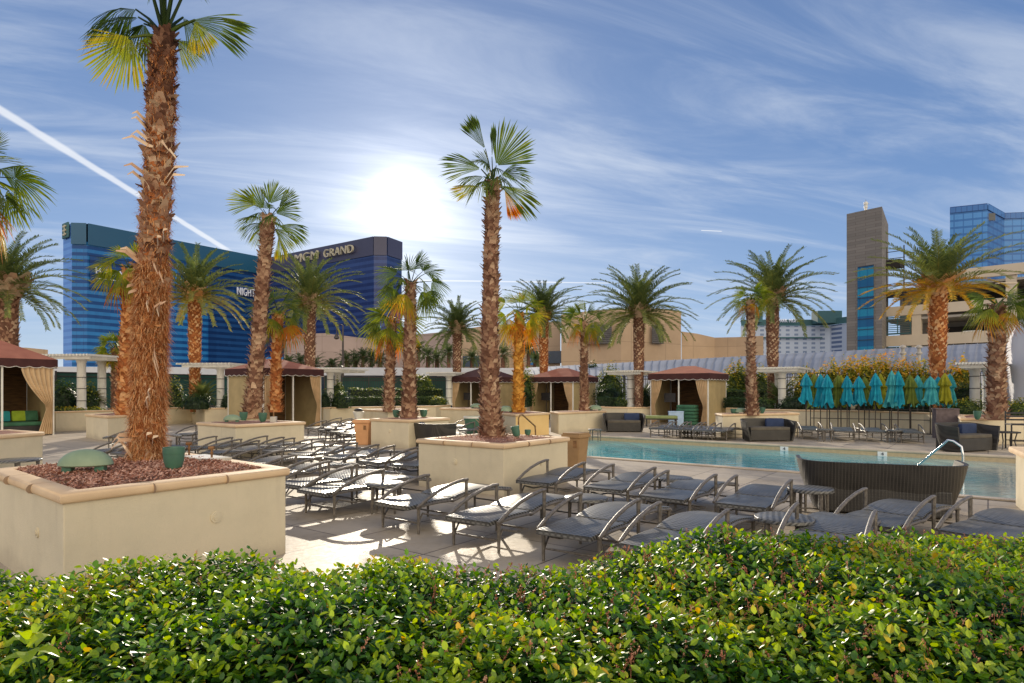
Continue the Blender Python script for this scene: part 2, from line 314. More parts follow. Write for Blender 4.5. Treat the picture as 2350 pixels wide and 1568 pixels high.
# foliage / bark (tone 0 = dark, rising to pale, then dry)
MAT['fan_leaf'] = toned('fan_palm_leaf', [(.0, (.015, .035, .012)), (.35, (.065, .11, .018)), (.6, (.20, .24, .025)), (.82, (.42, .30, .03)), (1., (.50, .18, .02))], .5, .5, .25)
MAT['date_leaf'] = toned('date_palm_leaf', [(.0, (.03, .045, .018)), (.4, (.10, .14, .045)), (.7, (.24, .26, .07)), (.9, (.42, .32, .05)), (1., (.50, .29, .03))], .5, .4, .3)
MAT['hedge_leaf'] = toned('privet_leaf', [(.0, (.008, .030, .006)), (.3, (.020, .085, .010)), (.55, (.085, .22, .010)), (.9, (.38, .50, .014)), (1., (.55, .36, .03))], .36, .48, .7, nscale=5)
MAT['shrub_leaf'] = toned('shrub_leaf', [(.0, (.010, .028, .010)), (.4, (.035, .075, .015)), (.7, (.15, .20, .02)), (.88, (.58, .48, .04)), (1., (.80, .42, .05))], .45, .4)
MAT['bark'] = toned('palm_bark', [(.0, (.05, .022, .016)), (.35, (.26, .13, .085)), (.65, (.50, .31, .20)), (1., (.72, .55, .38))], .9, 0, .2, nscale=7, namt=.22)
MAT['bark_orange'] = toned('fibrous_palm_bark', [(.0, (.09, .024, .010)), (.35, (.46, .155, .05)), (.65, (.70, .34, .13)), (1., (.82, .58, .34))], .9, 0, .2, nscale=6, namt=.22)
MAT['bark_golden_light'] = toned('palm_bark_with_golden_light', [(.0, (.16, .05, .01)), (.4, (.55, .24, .04)), (.7, (.80, .42, .08)), (1., (.85, .55, .16))], .9, 0, .2, nscale=7, namt=.2)  # bark of one palm, golden reflected light put into the colour
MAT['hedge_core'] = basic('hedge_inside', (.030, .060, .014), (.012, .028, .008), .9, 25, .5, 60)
MAT['flower'] = toned('rusty_flower', [(0., (.34, .12, .08)), (.5, (.58, .27, .16)), (1., (.75, .48, .32))], .7, .3)
MAT['twig'] = basic('twig', (.16, .09, .045), (.05, .03, .015), .9, 10)
def pleated(name, c, c2):
    m, nt, b = new_mat(name); tc = N(nt, 'ShaderNodeTexCoord'); no = N(nt, 'ShaderNodeTexNoise', i_Scale=3.5, i_Detail=4); nt.links.new(tc.outputs['Object'], no.inputs['Vector'])
    col = ramp(nt, no.outputs[0], [(.35, c2), (.65, c)]); nt.links.new(col, b.inputs['Base Color']); b.inputs['Roughness'].default_value = .85
    tr = N(nt, 'ShaderNodeBsdfTranslucent'); mx = N(nt, 'ShaderNodeMixShader'); mx.inputs[0].default_value = .35; nt.links.new(col, tr.inputs[0])
    nt.links.new(b.outputs[0], mx.inputs[1]); nt.links.new(tr.outputs[0], mx.inputs[2]); nt.links.new(mx.outputs[0], nt.nodes['Material Output'].inputs[0])
    return m
MAT['u_teal'] = pleated('teal_canvas', (.015, .42, .55), (.01, .28, .42))
MAT['u_aqua'] = pleated('pale_aqua_canvas', (.10, .52, .55), (.04, .36, .42))
MAT['u_lime'] = pleated('lime_canvas', (.20, .25, .03), (.11, .16, .03))
MAT['u_yellow'] = pleated('yellow_green_canvas', (.40, .38, .02), (.26, .27, .02))
# ------------------------------------------------------------------ camera, sky and sun
cam = bpy.data.cameras.new('camera'); co = bpy.data.objects.new('camera', cam); COL.objects.link(co)
co.location = (0, 0, ZC); co.rotation_euler = (R(90), 0, 0)
cam.sensor_width = 36; cam.lens = 36*F/2350; cam.shift_y = (HY - 784)/2350; cam.clip_end = 3000; cam.clip_start = .05
scene.camera = co
SUN_AZ, SUN_EL = R(-9.8), R(16.4)
sv = Vector((math.sin(SUN_AZ)*math.cos(SUN_EL), math.cos(SUN_AZ)*math.cos(SUN_EL), math.sin(SUN_EL)))
sun = bpy.data.lights.new('sun', 'SUN'); sun.energy = 4.2; sun.angle = R(.5); sun.color = (1, .88, .70)
so = bpy.data.objects.new('sun', sun); COL.objects.link(so); so.rotation_euler = sv.to_track_quat('Z', 'Y').to_euler(); so.location = (0, 0, 30)
w = bpy.data.worlds.new('World'); scene.world = w; w.use_nodes = True; nt = w.node_tree
for n in list(nt.nodes): nt.nodes.remove(n)
out = nt.nodes.new('ShaderNodeOutputWorld'); bg = nt.nodes.new('ShaderNodeBackground'); nt.links.new(bg.outputs[0], out.inputs[0])
sky = nt.nodes.new('ShaderNodeTexSky'); sky.sky_type = 'NISHITA'; sky.sun_disc = False; sky.sun_elevation = SUN_EL; sky.sun_rotation = SUN_AZ
sky.air_density = 1.0; sky.dust_density = .6; sky.ozone_density = 2.0
tc = nt.nodes.new('ShaderNodeTexCoord'); D = tc.outputs['Generated']
sp = nt.nodes.new('ShaderNodeSeparateXYZ'); nt.links.new(D, sp.inputs[0]); X, Yy, Z = sp.outputs
def dotc(v):
    n = nt.nodes.new('ShaderNodeVectorMath'); n.operation = 'DOT_PRODUCT'; nt.links.new(D, n.inputs[0]); n.inputs[1].default_value = v; return n.outputs['Value']
def M_(op, a, b=None, c=None): return mth(nt, op, a, b, c)
def mixc(f, a, b, typ='MIX'):
    n = nt.nodes.new('ShaderNodeMix'); n.data_type = 'RGBA'; n.blend_type = typ
    for i, x in ((0, f), (6, a), (7, b)):
        if isinstance(x, (int, float)): n.inputs[i].default_value = x
        elif isinstance(x, tuple): n.inputs[i].default_value = (*x, 1)
        else: nt.links.new(x, n.inputs[i])
    return n.outputs[2]
def sstep(x, lo, hi):
    n = nt.nodes.new('ShaderNodeMapRange'); n.interpolation_type = 'SMOOTHSTEP'; nt.links.new(x, n.inputs[0]); n.inputs[1].default_value = lo; n.inputs[2].default_value = hi
    return n.outputs[0]
base = mixc(1.0, sky.outputs[0], (.105, .115, .125), 'MULTIPLY')                     # the physical sky at 0.1-0.12
# clear-air blue of a winter afternoon: deeper overhead and away from the sun
zz = M_('MAXIMUM', Z, 0.0)
blue = ramp(nt, zz, [(.0, (.46, .60, .78)), (.10, (.30, .45, .72)), (.28, (.17, .30, .58)), (.6, (.11, .20, .43))])
sund = dotc(tuple(sv)); sd = M_('MAXIMUM', sund, 0.0)
col = mixc(.86, base, blue)
# high thin cirrus, drawn out in streaks, projected on a layer overhead
den = M_('ADD', zz, .12); px = M_('DIVIDE', X, den); py = M_('DIVIDE', Yy, den)
cv = nt.nodes.new('ShaderNodeCombineXYZ'); nt.links.new(M_('ADD', M_('MULTIPLY', px, .95), M_('MULTIPLY', py, .32)), cv.inputs[0])
nt.links.new(M_('MULTIPLY', M_('SUBTRACT', M_('MULTIPLY', py, .95), M_('MULTIPLY', px, .32)), 4.2), cv.inputs[1])
n1 = nt.nodes.new('ShaderNodeTexNoise'); n1.inputs['Scale'].default_value = .75; n1.inputs['Detail'].default_value = 11; n1.inputs['Roughness'].default_value = .62; n1.inputs['Distortion'].default_value = .7
nt.links.new(cv.outputs[0], n1.inputs['Vector'])
n2 = nt.nodes.new('ShaderNodeTexNoise'); n2.inputs['Scale'].default_value = .35; n2.inputs['Detail'].default_value = 4
cv2 = nt.nodes.new('ShaderNodeCombineXYZ'); nt.links.new(px, cv2.inputs[0]); nt.links.new(py, cv2.inputs[1]); nt.links.new(cv2.outputs[0], n2.inputs['Vector'])
cir = M_('MULTIPLY', sstep(n1.outputs[0], .38, .80), M_('MULTIPLY_ADD', sstep(n2.outputs[0], .30, .62), .6, .4))
cir = M_('MULTIPLY', cir, M_('MULTIPLY_ADD', sstep(zz, .02, .12), .45, .30))
col = mixc(cir, col, (.70, .77, .88))
# fading aircraft trails
def dirpx(x, y): return Vector(((x-CX)/F, 1, (HY-y)/F)).normalized()
def trail(p, q, wid, w2, amt, c):
    d1, d2 = dirpx(*p), dirpx(*q); n = d1.cross(d2).normalized(); t = (d2-d1).normalized(); t0, t1 = d1.dot(t), d2.dot(t)
    s = M_('ABSOLUTE', dotc(tuple(n))); al = dotc(tuple(t)); u = M_('DIVIDE', M_('SUBTRACT', al, t0), t1-t0)
    ww = M_('MULTIPLY_ADD', u, w2-wid, wid); nn = M_('MULTIPLY_ADD', n1.outputs[0], .9, .5)
    m = M_('SUBTRACT', 1.0, sstep(M_('DIVIDE', s, M_('MULTIPLY', ww, nn)), .35, 1.0))
    m = M_('MULTIPLY', m, M_('MULTIPLY', sstep(u, -.03, .0), M_('SUBTRACT', 1.0, sstep(u, .97, 1.05))))
    return mixc(M_('MULTIPLY', m, amt), c, (.92, .95, 1.0))
col = trail((-120, 178), (522, 574), .0066, .0042, .72, col)
col = trail((930, 643), (1400, 650), .0022, .0012, .65, col)
col = trail((1610, 529), (1656, 531), .0007, .0007, .8, col)
# the bright veil round the sun
glow = M_('ADD', M_('MULTIPLY', M_('POWER', sd, 3200.0), 6.0), M_('ADD', M_('MULTIPLY', M_('POWER', sd, 320.0), .38), M_('MULTIPLY', M_('ADD', M_('MULTIPLY', M_('POWER', sd, 60.0), .20), M_('MULTIPLY', M_('POWER', sd, 10.0), .05)), 1.0)))
glow = M_('MULTIPLY', glow, M_('MULTIPLY_ADD', n1.outputs[0], 2.2, -.1))
add = nt.nodes.new('ShaderNodeVectorMath'); add.operation = 'SCALE'; add.inputs[0].default_value = (1.0, .97, .90); nt.links.new(glow, add.inputs[3])
col = mixc(1.0, col, add.outputs[0], 'ADD')
# unseen bright warm haze added behind the camera as fill for shaded faces
back = M_('MULTIPLY', sstep(M_('MULTIPLY', Yy, -1.0), .05, .6), sstep(zz, .0, .06))
side_ = sstep(dotc((.62, -.78, 0)), .45, 1.0)
col = mixc(back, col, mixc(side_, (1.35, 1.25, 1.15), (2.85, 2.45, 1.8)))
low = M_('SUBTRACT', 1.0, sstep(Z, -.06, -.01))
col = mixc(low, col, (.38, .33, .27))
nt.links.new(col, bg.inputs[0]); bg.inputs[1].default_value = 1.0
scene.view_settings.view_transform = 'Standard'; scene.view_settings.look = 'None'; scene.view_settings.exposure = 0
# ------------------------------------------------------------------ ground, deck, pool
def poly_struct(name, poly, z, mat):
    m = MB(); m.add([(p[0], p[1], z) for p in poly], [tuple(range(len(poly)))]); return tag(m.build(name, mat), kind='structure')
MAT['ground'] = basic('dusty_ground', (.20, .17, .13), (.14, .12, .10), .95, .02, .2, 3)
poly_struct('ground', [(-2500, -60), (2500, -60), (2500, 2500), (-2500, 2500)], -.7, MAT['ground'])
PA0, PA1, PB0, PB1 = 14.35, 21.05, -12.4, 34.0        # pool in grid coordinates (across, along)
QA0, QB0 = 12.75, -.6                                  # the shallow entry widens the pool
dk = MB()
def gq(a0, a1, b0, b1, z=0): p = [gridpt(a0, b0), gridpt(a0, b1), gridpt(a1, b1), gridpt(a1, b0)]; dk.add([(x, y, z) for x, y in p], [(0, 1, 2, 3)])
gq(-12, QA0, -70, 40); gq(QA0, PA0, -70, QB0); gq(PA0, PA1, -70, PB0); gq(PA1, 62, -70, 75)
tag(dk.build('pool_deck', MAT['paving']), kind='structure')
WZ = -.16
wt = MB()
for a0, a1, b0, b1 in ((PA0, PA1, PB0, PB1), (QA0, PA0, QB0, PB1)):
    p = [gridpt(a0, b0), gridpt(a0, b1), gridpt(a1, b1), gridpt(a1, b0)]; wt.add([(x, y, WZ) for x, y in p], [(0, 1, 2, 3)])
tag(wt.build('pool_water', MAT['water']), kind='structure')
loop = [gridpt(PA0, PB0), gridpt(PA0, QB0), gridpt(QA0, QB0), gridpt(QA0, PB1), gridpt(PA1, PB1), gridpt(PA1, PB0)]
def offset_poly(poly, d):
    """offset to the right-hand (outer) side of a clockwise / counter-clockwise closed polygon"""
    n = len(poly); ar = sum(poly[i][0]*poly[(i+1) % n][1]-poly[(i+1) % n][0]*poly[i][1] for i in range(n)); sg = 1 if ar > 0 else -1; out_ = []
    for i in range(n):
        p0, p1, p2 = Vector(poly[i-1]), Vector(poly[i]), Vector(poly[(i+1) % n]); e1 = (p1-p0).normalized(); e2 = (p2-p1).normalized()
        n1_ = Vector((e1.y, -e1.x))*sg; n2_ = Vector((e2.y, -e2.x))*sg; bis = (n1_+n2_); k = 2/max(bis.length_squared, .2); q = p1+bis*(k*d*.5*1.0)
        out_.append((q.x, q.y))
    return out_
def ring(mb, poly, prof, tone=.5):
    """sweep a profile [(outward offset, z)] round a closed polygon"""
    n = len(poly); m = len(prof); vs = []
    for d, z in prof: vs += [(x, y, z) for x, y in offset_poly(poly, d)]
    fs = [(i*n+k, i*n+(k+1) % n, (i+1)*n+(k+1) % n, (i+1)*n+k) for i in range(m-1) for k in range(n)]
    mb.add(vs, fs, tone)
cp = MB(); ring(cp, loop, [(.34, .006), (.34, .03), (.03, .035), (-.02, .03), (-.045, .01), (-.045, -.02), (-.02, -.045), (0, -.05)])
MAT['coping'] = basic('stone_coping', (.60, .50, .38), (.48, .40, .31), .6, 2, .2, 60)
t = thing('swimming_pool_edge', 'pale stone coping and tan tile band around the turquoise pool', 'pool edge')
cp.build('coping', MAT['coping'], t, smooth=True)
tb = MB(); ring(tb, loop, [(0, -.05), (0, -.5)]); MAT['tileband'] = basic('tan_tile_band', (.52, .40, .24), (.44, .34, .21), .35, 12, .2, 30); tb.build('tile_band', MAT['tileband'], t)
MAT['marker'] = basic('white_marker_tile', (.78, .80, .80), (.72, .74, .75), .4, 4)
def text_mesh(name, s, mat, parent, origin, xdir, width, height, depth=.02, updir=(0, 0, 1)):
    cu = bpy.data.curves.new('lettering', 'FONT'); cu.body = s; cu.extrude = .08; cu.space_character = 1.1
    ob = bpy.data.objects.new('tmp', cu); COL.objects.link(ob); bpy.context.view_layer.update()
    me = bpy.data.meshes.new_from_object(ob.evaluated_get(bpy.context.evaluated_depsgraph_get())); bpy.data.objects.remove(ob); bpy.data.curves.remove(cu)
    xs = [v.co.x for v in me.vertices]; ys = [v.co.y for v in me.vertices]; x0, x1, y0, y1 = min(xs), max(xs), min(ys), max(ys)
    xd = Vector((xdir[0], xdir[1], 0)).normalized(); up = Vector(updir); nd = xd.cross(up)
    for v in me.vertices:
        a = (v.co.x-x0)/(x1-x0)*width; b = (v.co.y-y0)/(y1-y0)*height; c = v.co.z/.08*depth
        v.co = Vector(origin) + xd*a + up*b + nd*c
    me.materials.clear(); me.materials.append(mat); me.name = name
    o = bpy.data.objects.new(name, me); COL.objects.link(o)
    if parent: o.parent = parent
    return o
for px_ in (1800, 2025):                               # depth tiles set in the far wall of the pool
    b_ = None
    k = (px_-CX)/F; # intersection of the viewing column with the far pool wall
    # wall: a = PA1 ; point = EA*a + EB*b ; x/y = k
    b_ = PA1*(k*EA[1]-EA[0])/(EB[0]-k*EB[1])
    x, y = gridpt(PA1-.012, b_); mk = MB(); mk.box((x, y, -.10), (.24, .02, .13), GR); mk.build('depth_tile', MAT['marker'], t)
    x2, y2 = gridpt(PA1-.03, b_-.04); text_mesh('depth_figure', '4', MAT['dark_glass'], t, (x2, y2, -.145), EB, .08, .09, .004)

# ------------------------------------------------------------------ raised planters
MAT['chip'] = toned('red_bark_chips', [(.0, (.14, .055, .035)), (.4, (.36, .155, .10)), (.7, (.54, .30, .21)), (1., (.68, .46, .36))], .9, 0, .2)
def planter(label, N_, R_, L_, H, group='raised palm planters on the pool deck', wall=None, chips=0, vents=()):
    n, r_, l = [Vector(at(*p, H)) for p in (N_, R_, L_)]; b = r_+l-n; poly = [tuple(n), tuple(r_), tuple(b), tuple(l)]
    c = (n+b)/2; t = thing('planter', label, 'planter', (c.x, c.y, 0), 0, group); rel = lambda P_: [(x-c.x, y-c.y) for x, y in P_]
    P = offset_poly(rel(poly), -.06); m = MB(); m.prism(P, 0, H-.085, top=False); m.build('wall', wall or MAT['stucco'], t, bevel=.012)
    m = MB(); ring(m, P, [(-.30, H-.10), (-.30, H-.005), (-.285, H), (.02, H), (.045, H-.008), (.06, H-.025), (.066, H-.045), (.06, H-.065), (.045, H-.08), (.02, H-.086), (-.02, H-.086)])
    cap = m.build('cap', MAT['cap'], t, smooth=True)
    # mortar joints across the cap
    for i in range(4):
        p, q = Vector(P[i]), Vector(P[(i+1) % 4]); L = (q-p).length; e = (q-p)/L; nn = Vector((e.y, -e.x)); ang = math.atan2(e.y, e.x)
        for k in range(1, max(2, int(round(L/.75)))):
            s = p+e*(L*k/max(2, int(round(L/.75)))); pf = [(-.30, H-.09), (-.30, H+.001), (.02, H+.001), (.046, H-.007), (.0612, H-.025), (.067, H-.045), (.061, H-.066), (.046, H-.081), (.02, H-.087)]; vv = []; j = MB()
            for sg_ in (-.0018, .0018): vv += [(s.x+nn.x*d_+e.x*sg_, s.y+nn.y*d_+e.y*sg_, z_) for d_, z_ in pf]
            j.add(vv, [tuple(range(9)), tuple(range(17, 8, -1))]+[(q_, (q_+1) % 9, 9+(q_+1) % 9, 9+q_) for q_ in range(9)])
            if chips: j.build('mortar_joint', MAT['joint'], t)
    I = offset_poly(P, -.29); m = MB(); nx = 14; A, B, Cc, Dd = [Vector(q) for q in I]; vs = []
    for iy in range(nx+1):
        for ix in range(nx+1):
            u, v = ix/nx, iy/nx; q = A*(1-u)*(1-v)+B*u*(1-v)+Cc*u*v+Dd*(1-u)*v; ed = min(u, 1-u, v, 1-v)
            vs.append((q.x, q.y, H-.045+min(ed*1.2, .07)*.6+random.uniform(-.008, .008)))
    m.add(vs, [(iy*(nx+1)+ix, iy*(nx+1)+ix+1, (iy+1)*(nx+1)+ix+1, (iy+1)*(nx+1)+ix) for iy in range(nx) for ix in range(nx)]); mb_ = m.build('mulch', MAT['mulch'], t, smooth=True)
    if chips:
        m = MB()
        for _ in range(chips):
            u, v = random.random(), random.random(); q = A*(1-u)*(1-v)+B*u*(1-v)+Cc*u*v+Dd*(1-u)*v; z = H-.03+min(min(u, 1-u, v, 1-v)*1.2, .07)*.6+random.uniform(0, .015)
            a = random.uniform(0, 6.28); l_, w_ = random.uniform(.008, .022), random.uniform(.004, .008); dx, dy = math.cos(a), math.sin(a); up = random.uniform(-.012, .02)
            m.quad((q.x-dx*l_+dy*w_, q.y-dy*l_-dx*w_, z), (q.x+dx*l_+dy*w_, q.y+dy*l_-dx*w_, z+up), (q.x+dx*l_-dy*w_, q.y+dy*l_+dx*w_, z+up+.004), (q.x-dx*l_-dy*w_, q.y-dy*l_+dx*w_, z+.004), random.uniform(.25, .85))
        m.build('bark_chips', MAT['chip'], t)
    for side, frac, z, rr in vents:
        p, q = (Vector(P[0]), Vector(P[1])) if side == 'R' else (Vector(P[3]), Vector(P[0])); s = p.lerp(q, frac); e = (q-p).normalized(); nn = Vector((e.y, -e.x))
        m = MB(); m.tube([(s.x-nn.x*.01, s.y-nn.y*.01, z), (s.x+nn.x*.012, s.y+nn.y*.012, z)], rr, 24); m.build('wall_vent', MAT['stucco'], t, bevel=.003)
        m = MB(); m.tube([(s.x+nn.x*.008, s.y+nn.y*.008, z), (s.x+nn.x*.020, s.y+nn.y*.020, z)], rr*.55, 20); m.box((s.x+nn.x*.022, s.y+nn.y*.022, z-.004), (rr*.5, .004, .006), math.atan2(e.y, e.x)); m.build('vent_cap', MAT['stucco'], t)
    return t, c, poly
PL = {}
MAT['joint'] = basic('mortar', (.34, .23, .15), (.26, .18, .12), .9, 5)
PL[1] = planter('large cream planter in the left foreground with the thick shaggy palm', (138, 1135), (665, 1073), (-28, 1076), .92, chips=9500, vents=(('R', .62, .52, .055), ('L', .7, .50, .045)))
PL[2] = planter('cream planter holding the tall leaning fan palm, left of the peach bin', (540, 975), (702, 968), (450, 969), .86, vents=(('L', .5, .5, .05),))
PL[3] = planter('cream planter in the middle of the deck with the tallest central fan palm', (1157, 1020), (1308, 1003), (955, 1007), .86, chips=900, vents=(('L', .45, .5, .055), ('R', .55, .45, .045)))
PL[4] = planter('cream planter behind the peach bin, with a fan palm between two green spotlights', (938, 964), (1033, 959), (848, 960.5), .86, vents=(('L', .5, .5, .05),))
PL[5] = planter('low grey-lit cream planter just behind the one beside the peach bin', (890, 942), (985, 939), (832, 939), .86)
PL[6] = planter('cream planter with a round green dome speaker, left of the golden lit planter', (1100, 938.5), (1150, 936.5), (1009, 936.5), .86)
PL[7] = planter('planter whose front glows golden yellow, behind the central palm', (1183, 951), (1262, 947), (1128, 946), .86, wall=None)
PL[8] = planter('cream planter with a slim fan palm in front of the russet cabana', (1281, 947), (1392, 942.5), (1262, 944), .86)
PL[9] = planter('cream planter left behind the wicker sofa near the teal umbrellas', (1657, 951), (1835, 947.5), (1640, 948), .86)
PL[10] = planter('cream planter with a fan palm at the far right behind the bar stools', (2204, 960), (2480, 956), (2196, 952), .86)
PL[11] = planter('cream planter cut off by the left edge of the view', (-60, 1003), (103, 991), (-140, 996), .86)
PL[12] = planter('grey-lit cream planter behind the shaggy foreground palm', (246, 955), (345, 950), (195, 950.5), .86)
for o in kids(PL[7][0]):                              # its two near faces differ: the right one has golden reflected light put into its colour
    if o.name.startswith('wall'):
        o.data.materials.append(MAT['stucco_golden_light']); d = Vector((EB[0], EB[1], 0))
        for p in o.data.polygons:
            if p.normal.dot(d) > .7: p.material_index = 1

# ------------------------------------------------------------------ the retaining walls and their beds
def bed(label, pts, depth=9, H=.85):
    P = [atY(x, Y) for x, Y in pts]; dirv = Vector(P[-1])-Vector(P[0]); nn = Vector((-dirv.y, dirv.x)).normalized(); nn = nn if nn.y > 0 else -nn
    back = [(p[0]+nn.x*depth, p[1]+nn.y*depth) for p in P[::-1]]; poly = P+back
    t = thing('retaining_wall', label, 'wall', (P[0][0], P[0][1], 0), 0, 'low walls along the back of the deck'); rel = [(x-P[0][0], y-P[0][1]) for x, y in poly]
    m = MB(); m.prism(rel, 0, H-.07, top=False); m.build('wall', MAT['stucco'], t)
    m = MB(); ring(m, rel, [(-.3, H-.1), (-.3, H), (.02, H), (.05, H-.02), (.05, H-.06), (.02, H-.075), (-.02, H-.075)]); m.build('cap', MAT['cap'], t, smooth=True)
    m = MB(); I = offset_poly(rel, -.29); m.add([(x, y, H-.05) for x, y in I], [tuple(range(len(I)))]); m.build('soil', MAT['soil'], t)
bed('low cream wall between the left cabana and the shaggy palm', [(128, 26.5), (262, 28.5), (330, 31)])
bed('low cream wall behind the leaning fan palm, left of the second cabana', [(350, 31), (440, 33.5), (470, 31.5), (533, 32)])
bed('long cream wall right of the second cabana, under the clipped hedges', [(742, 32), (758, 33), (1000, 36), (1034, 38)])
bed('short cream wall between the golden lit cabana and the russet one', [(1190, 39), (1214, 38.5)])
bed('cream wall right of the small russet cabana', [(1374, 34), (1440, 33), (1492, 33.2)])
bed('long cream wall behind the row of folded umbrellas', [(1667, 32), (1740, 30), (1860, 28.5), (1990, 27.5), (2120, 25.5), (2230, 22.5), (2440, 20.5)])
# ------------------------------------------------------------------ sun loungers
def leg_prof(y):                                      # height of the woven bed along its length
    if y < .68: return .36 + .012*math.sin(y/.68*math.pi)
    u = (y-.70)/1.25
    return .355 + .068*math.sin(min(max(u, 0), 1)**.8*math.pi) - .02*u
def make_lounger(label):
    t = thing('sun_lounger', label, 'sun lounger')
    def sheet(y0, y1, n, x0=.035, x1=.645, th=.048):
        m = MB(); vs = []
        for i in range(n+1):
            y = y0+(y1-y0)*i/n; z = leg_prof(y)
            vs += [(x0, y, z-.003), (x0+.02, y, z+.003), ((x0+x1)/2, y, z-.001), (x1-.02, y, z+.003), (x1, y, z-.003), (x1, y, z-th), (x0, y, z-th)]
        fs = [(i*7+k, i*7+(k+1) % 7, (i+1)*7+(k+1) % 7, (i+1)*7+k) for i in range(n) for k in range(7)]
        fs += [tuple(range(6, -1, -1)), tuple(n*7+k for k in range(7))]; m.add(vs, fs); return m
    sheet(-.10, .655, 5).build('backrest', MAT['wicker'], t, smooth=True)
    sheet(.715, 1.95, 14).build('seat', MAT['wicker'], t, smooth=True)
    m = MB()
    for x in (.018, .662): m.tube([(x, y, leg_prof(y)-.032) for y in np.linspace(.03, 1.93, 15)], .018, 6)
    for y in (.10, .69, 1.90): m.tube([(.02, y, leg_prof(y)-.042), (.66, y, leg_prof(y)-.042)], .017, 6)
    m.build('frame', MAT['frame'], t, smooth=True)
    for x in (-.012, .692):
        m = MB(); pts = [(x, .0, .335), (x, .05, .355), (x, .20, .425), (x, .40, .495), (x, .62, .545), (x, .84, .572), (x, .93, .570)]
        m.tube(pts, [.018, .021, .022, .022, .022, .021, .019], 8); m.build('armrest', MAT['frame'], t, smooth=True)
    for x, y in ((.02, .06), (.66, .06), (-.012, .90), (.692, .90), (.02, 1.86), (.66, 1.86)):
        m = MB(); m.tube([(x, y, .335 if y != .90 else .56), (x, y, .002)], [.023, .016], 6); m.build('leg', MAT['frame'], t, smooth=True)
    m = MB(); m.tube([(.03, 1.86, .13), (.65, 1.86, .13)], .012, 6); m.build('stretcher', MAT['frame'], t, smooth=True); m = MB(); m.tube([(.01, .07, .13), (.67, .07, .13)], .012, 6)
    m.tube([(.03, .06, .13), (.03, .14, .24), (.03, .40, .17), (.03, .62, .16)], .013, 5); m.tube([(.65, .06, .13), (.65, .14, .24), (.65, .40, .17), (.65, .62, .16)], .013, 5); m.tube([(.03, .62, .16), (.65, .62, .16)], .012, 5)
    m.build('stretcher', MAT['frame'], t, smooth=True)
    return t
GL = 'woven sun loungers set out over the deck'
LG = [  # label, px, py of the near-left corner at height z, rotation off the grid
 ('grey woven lounger right of the big foreground planter, a round table on its right', 692, 1178, 0, 0),
 ('grey woven lounger with a bright sunlit head section, right of the white-topped round table', 868, 1212, 0, 0),
 ('grey woven lounger in the sun before the central planter, between two near neighbours', 1030, 1252, 0, 1),
 ('nearest grey lounger seen whole, its foot end beside a white-topped round table', 1236, 1290, 0, 2),
 ('grey lounger half hidden by the hedge, its woven bed wide and near', 1424, 1239, .36, 0),
 ('grey lounger almost wholly hidden by the hedge in front of the large table', 1782, 1243, .36, 1),
 ('dark lounger standing against the right side of the central planter', 1188, 1099, .36, 2),
 ('dark lounger second from the central planter, in the row along the pool', 1342, 1113, .36, 0),
 ('dark lounger third from the central planter in the row along the pool', 1470, 1133, .36, -1),
 ('dark lounger fourth in the row along the pool, beside the tall round table', 1640, 1149, .36, 0),
 ('dark ribbed lounger in front of the big black wicker sofa', 1912, 1186, .36, -13),
 ('dark ribbed lounger at the right, front end hidden by the hedge', 2152, 1210, .36, -17),
 ('grey lounger whose head end is tucked behind the big foreground planter', 643, 1104, .36, 0),
 ('grey lounger behind the big planter with only its sunlit foot half showing', 573, 1084, .36, 0),
 ('grey lounger behind the big planter, foot end with a shaded underside', 500, 1065, .36, 1),
 ('grey lounger in the third row, nearest the peach bin on the left', 741, 1047, .36, 0),
 ('grey lounger in the third row, arms raised, in front of the peach bin', 828, 1055, .36, 0),
 ('grey lounger in the third row, cut off by the central planter', 905, 1063, .36, 0),
 ('grey lounger in the shade corner of the leaning palm planter', 667, 1039, .36, 0),
 ('black looking lounger along the leaning palm planter', 537, 1026, .36, 1),
 ('dark lounger close beside the black one along the leaning palm planter', 598, 1032, .36, 0),
 ('bluish lounger left of the shaggy palm, foot end toward the left cabana', 208, 1033, .36, 4),
 ('bluish lounger just left of the shaggy palm trunk', 262, 1037, .36, 3),
 ('bluish lounger right of the shaggy palm behind the green pot light', 415, 1027, .36, 2),
 ('bluish lounger right of the shaggy palm, in front of the leaning palm planter', 470, 1036, .36, 3),
 ('dark lounger left behind the shaggy palm trunk', 254, 1000, .36, -30),
 ('bluish lounger with raised arms, left end of the leaning palm planter', 400, 996, .36, 20),
 ('dark lounger at the left of the crowded patch before the second cabana', 703, 981, .36, 0),
 ('lounger in the crowded patch before the second cabana, second from the left', 732, 985, .36, 0),
 ('lounger at the centre of the crowded patch left of the peach bin', 758, 989, .36, 0),
 ('lounger of the crowded patch nearest the peach bin', 784, 993, .36, 0),
 ('far lounger in the crowded patch beside the curtain of the second cabana', 742, 973, .36, 0),
 ('far lounger in the crowded patch beside the small white urn', 775, 976, .36, 0),
 ('lounger in the middle distance between the round dark tub and its planter', 1036, 977, .36, 0),
 ('lounger in the middle distance just left of the round dark tub', 1052, 985, .36, 0),
 ('dark lounger left in the row before the cabana with green cushions', 1490, 982, .36, 1),
 ('dark lounger second in the row before the cabana with green cushions', 1522, 983, .36, 0),
 ('dark lounger third in the row before the cabana with green cushions', 1556, 984, .36, 0),
 ('dark lounger fourth in the row before the cabana with green cushions', 1590, 986, .36, 0),
 ('dark lounger last in the row, against the planter by the wicker sofa', 1622, 987, .36, 0),
 ('dark lounger at the left under the folded umbrellas', 1841, 1009, 0, 22),
 ('dark lounger second from the left under the folded umbrellas', 1912, 1012, 0, 14),
 ('dark lounger third from the left under the folded umbrellas', 1989, 1014, 0, 22),
 ('dark lounger fourth from the left under the folded umbrellas', 2067, 1017, 0, 16),
]
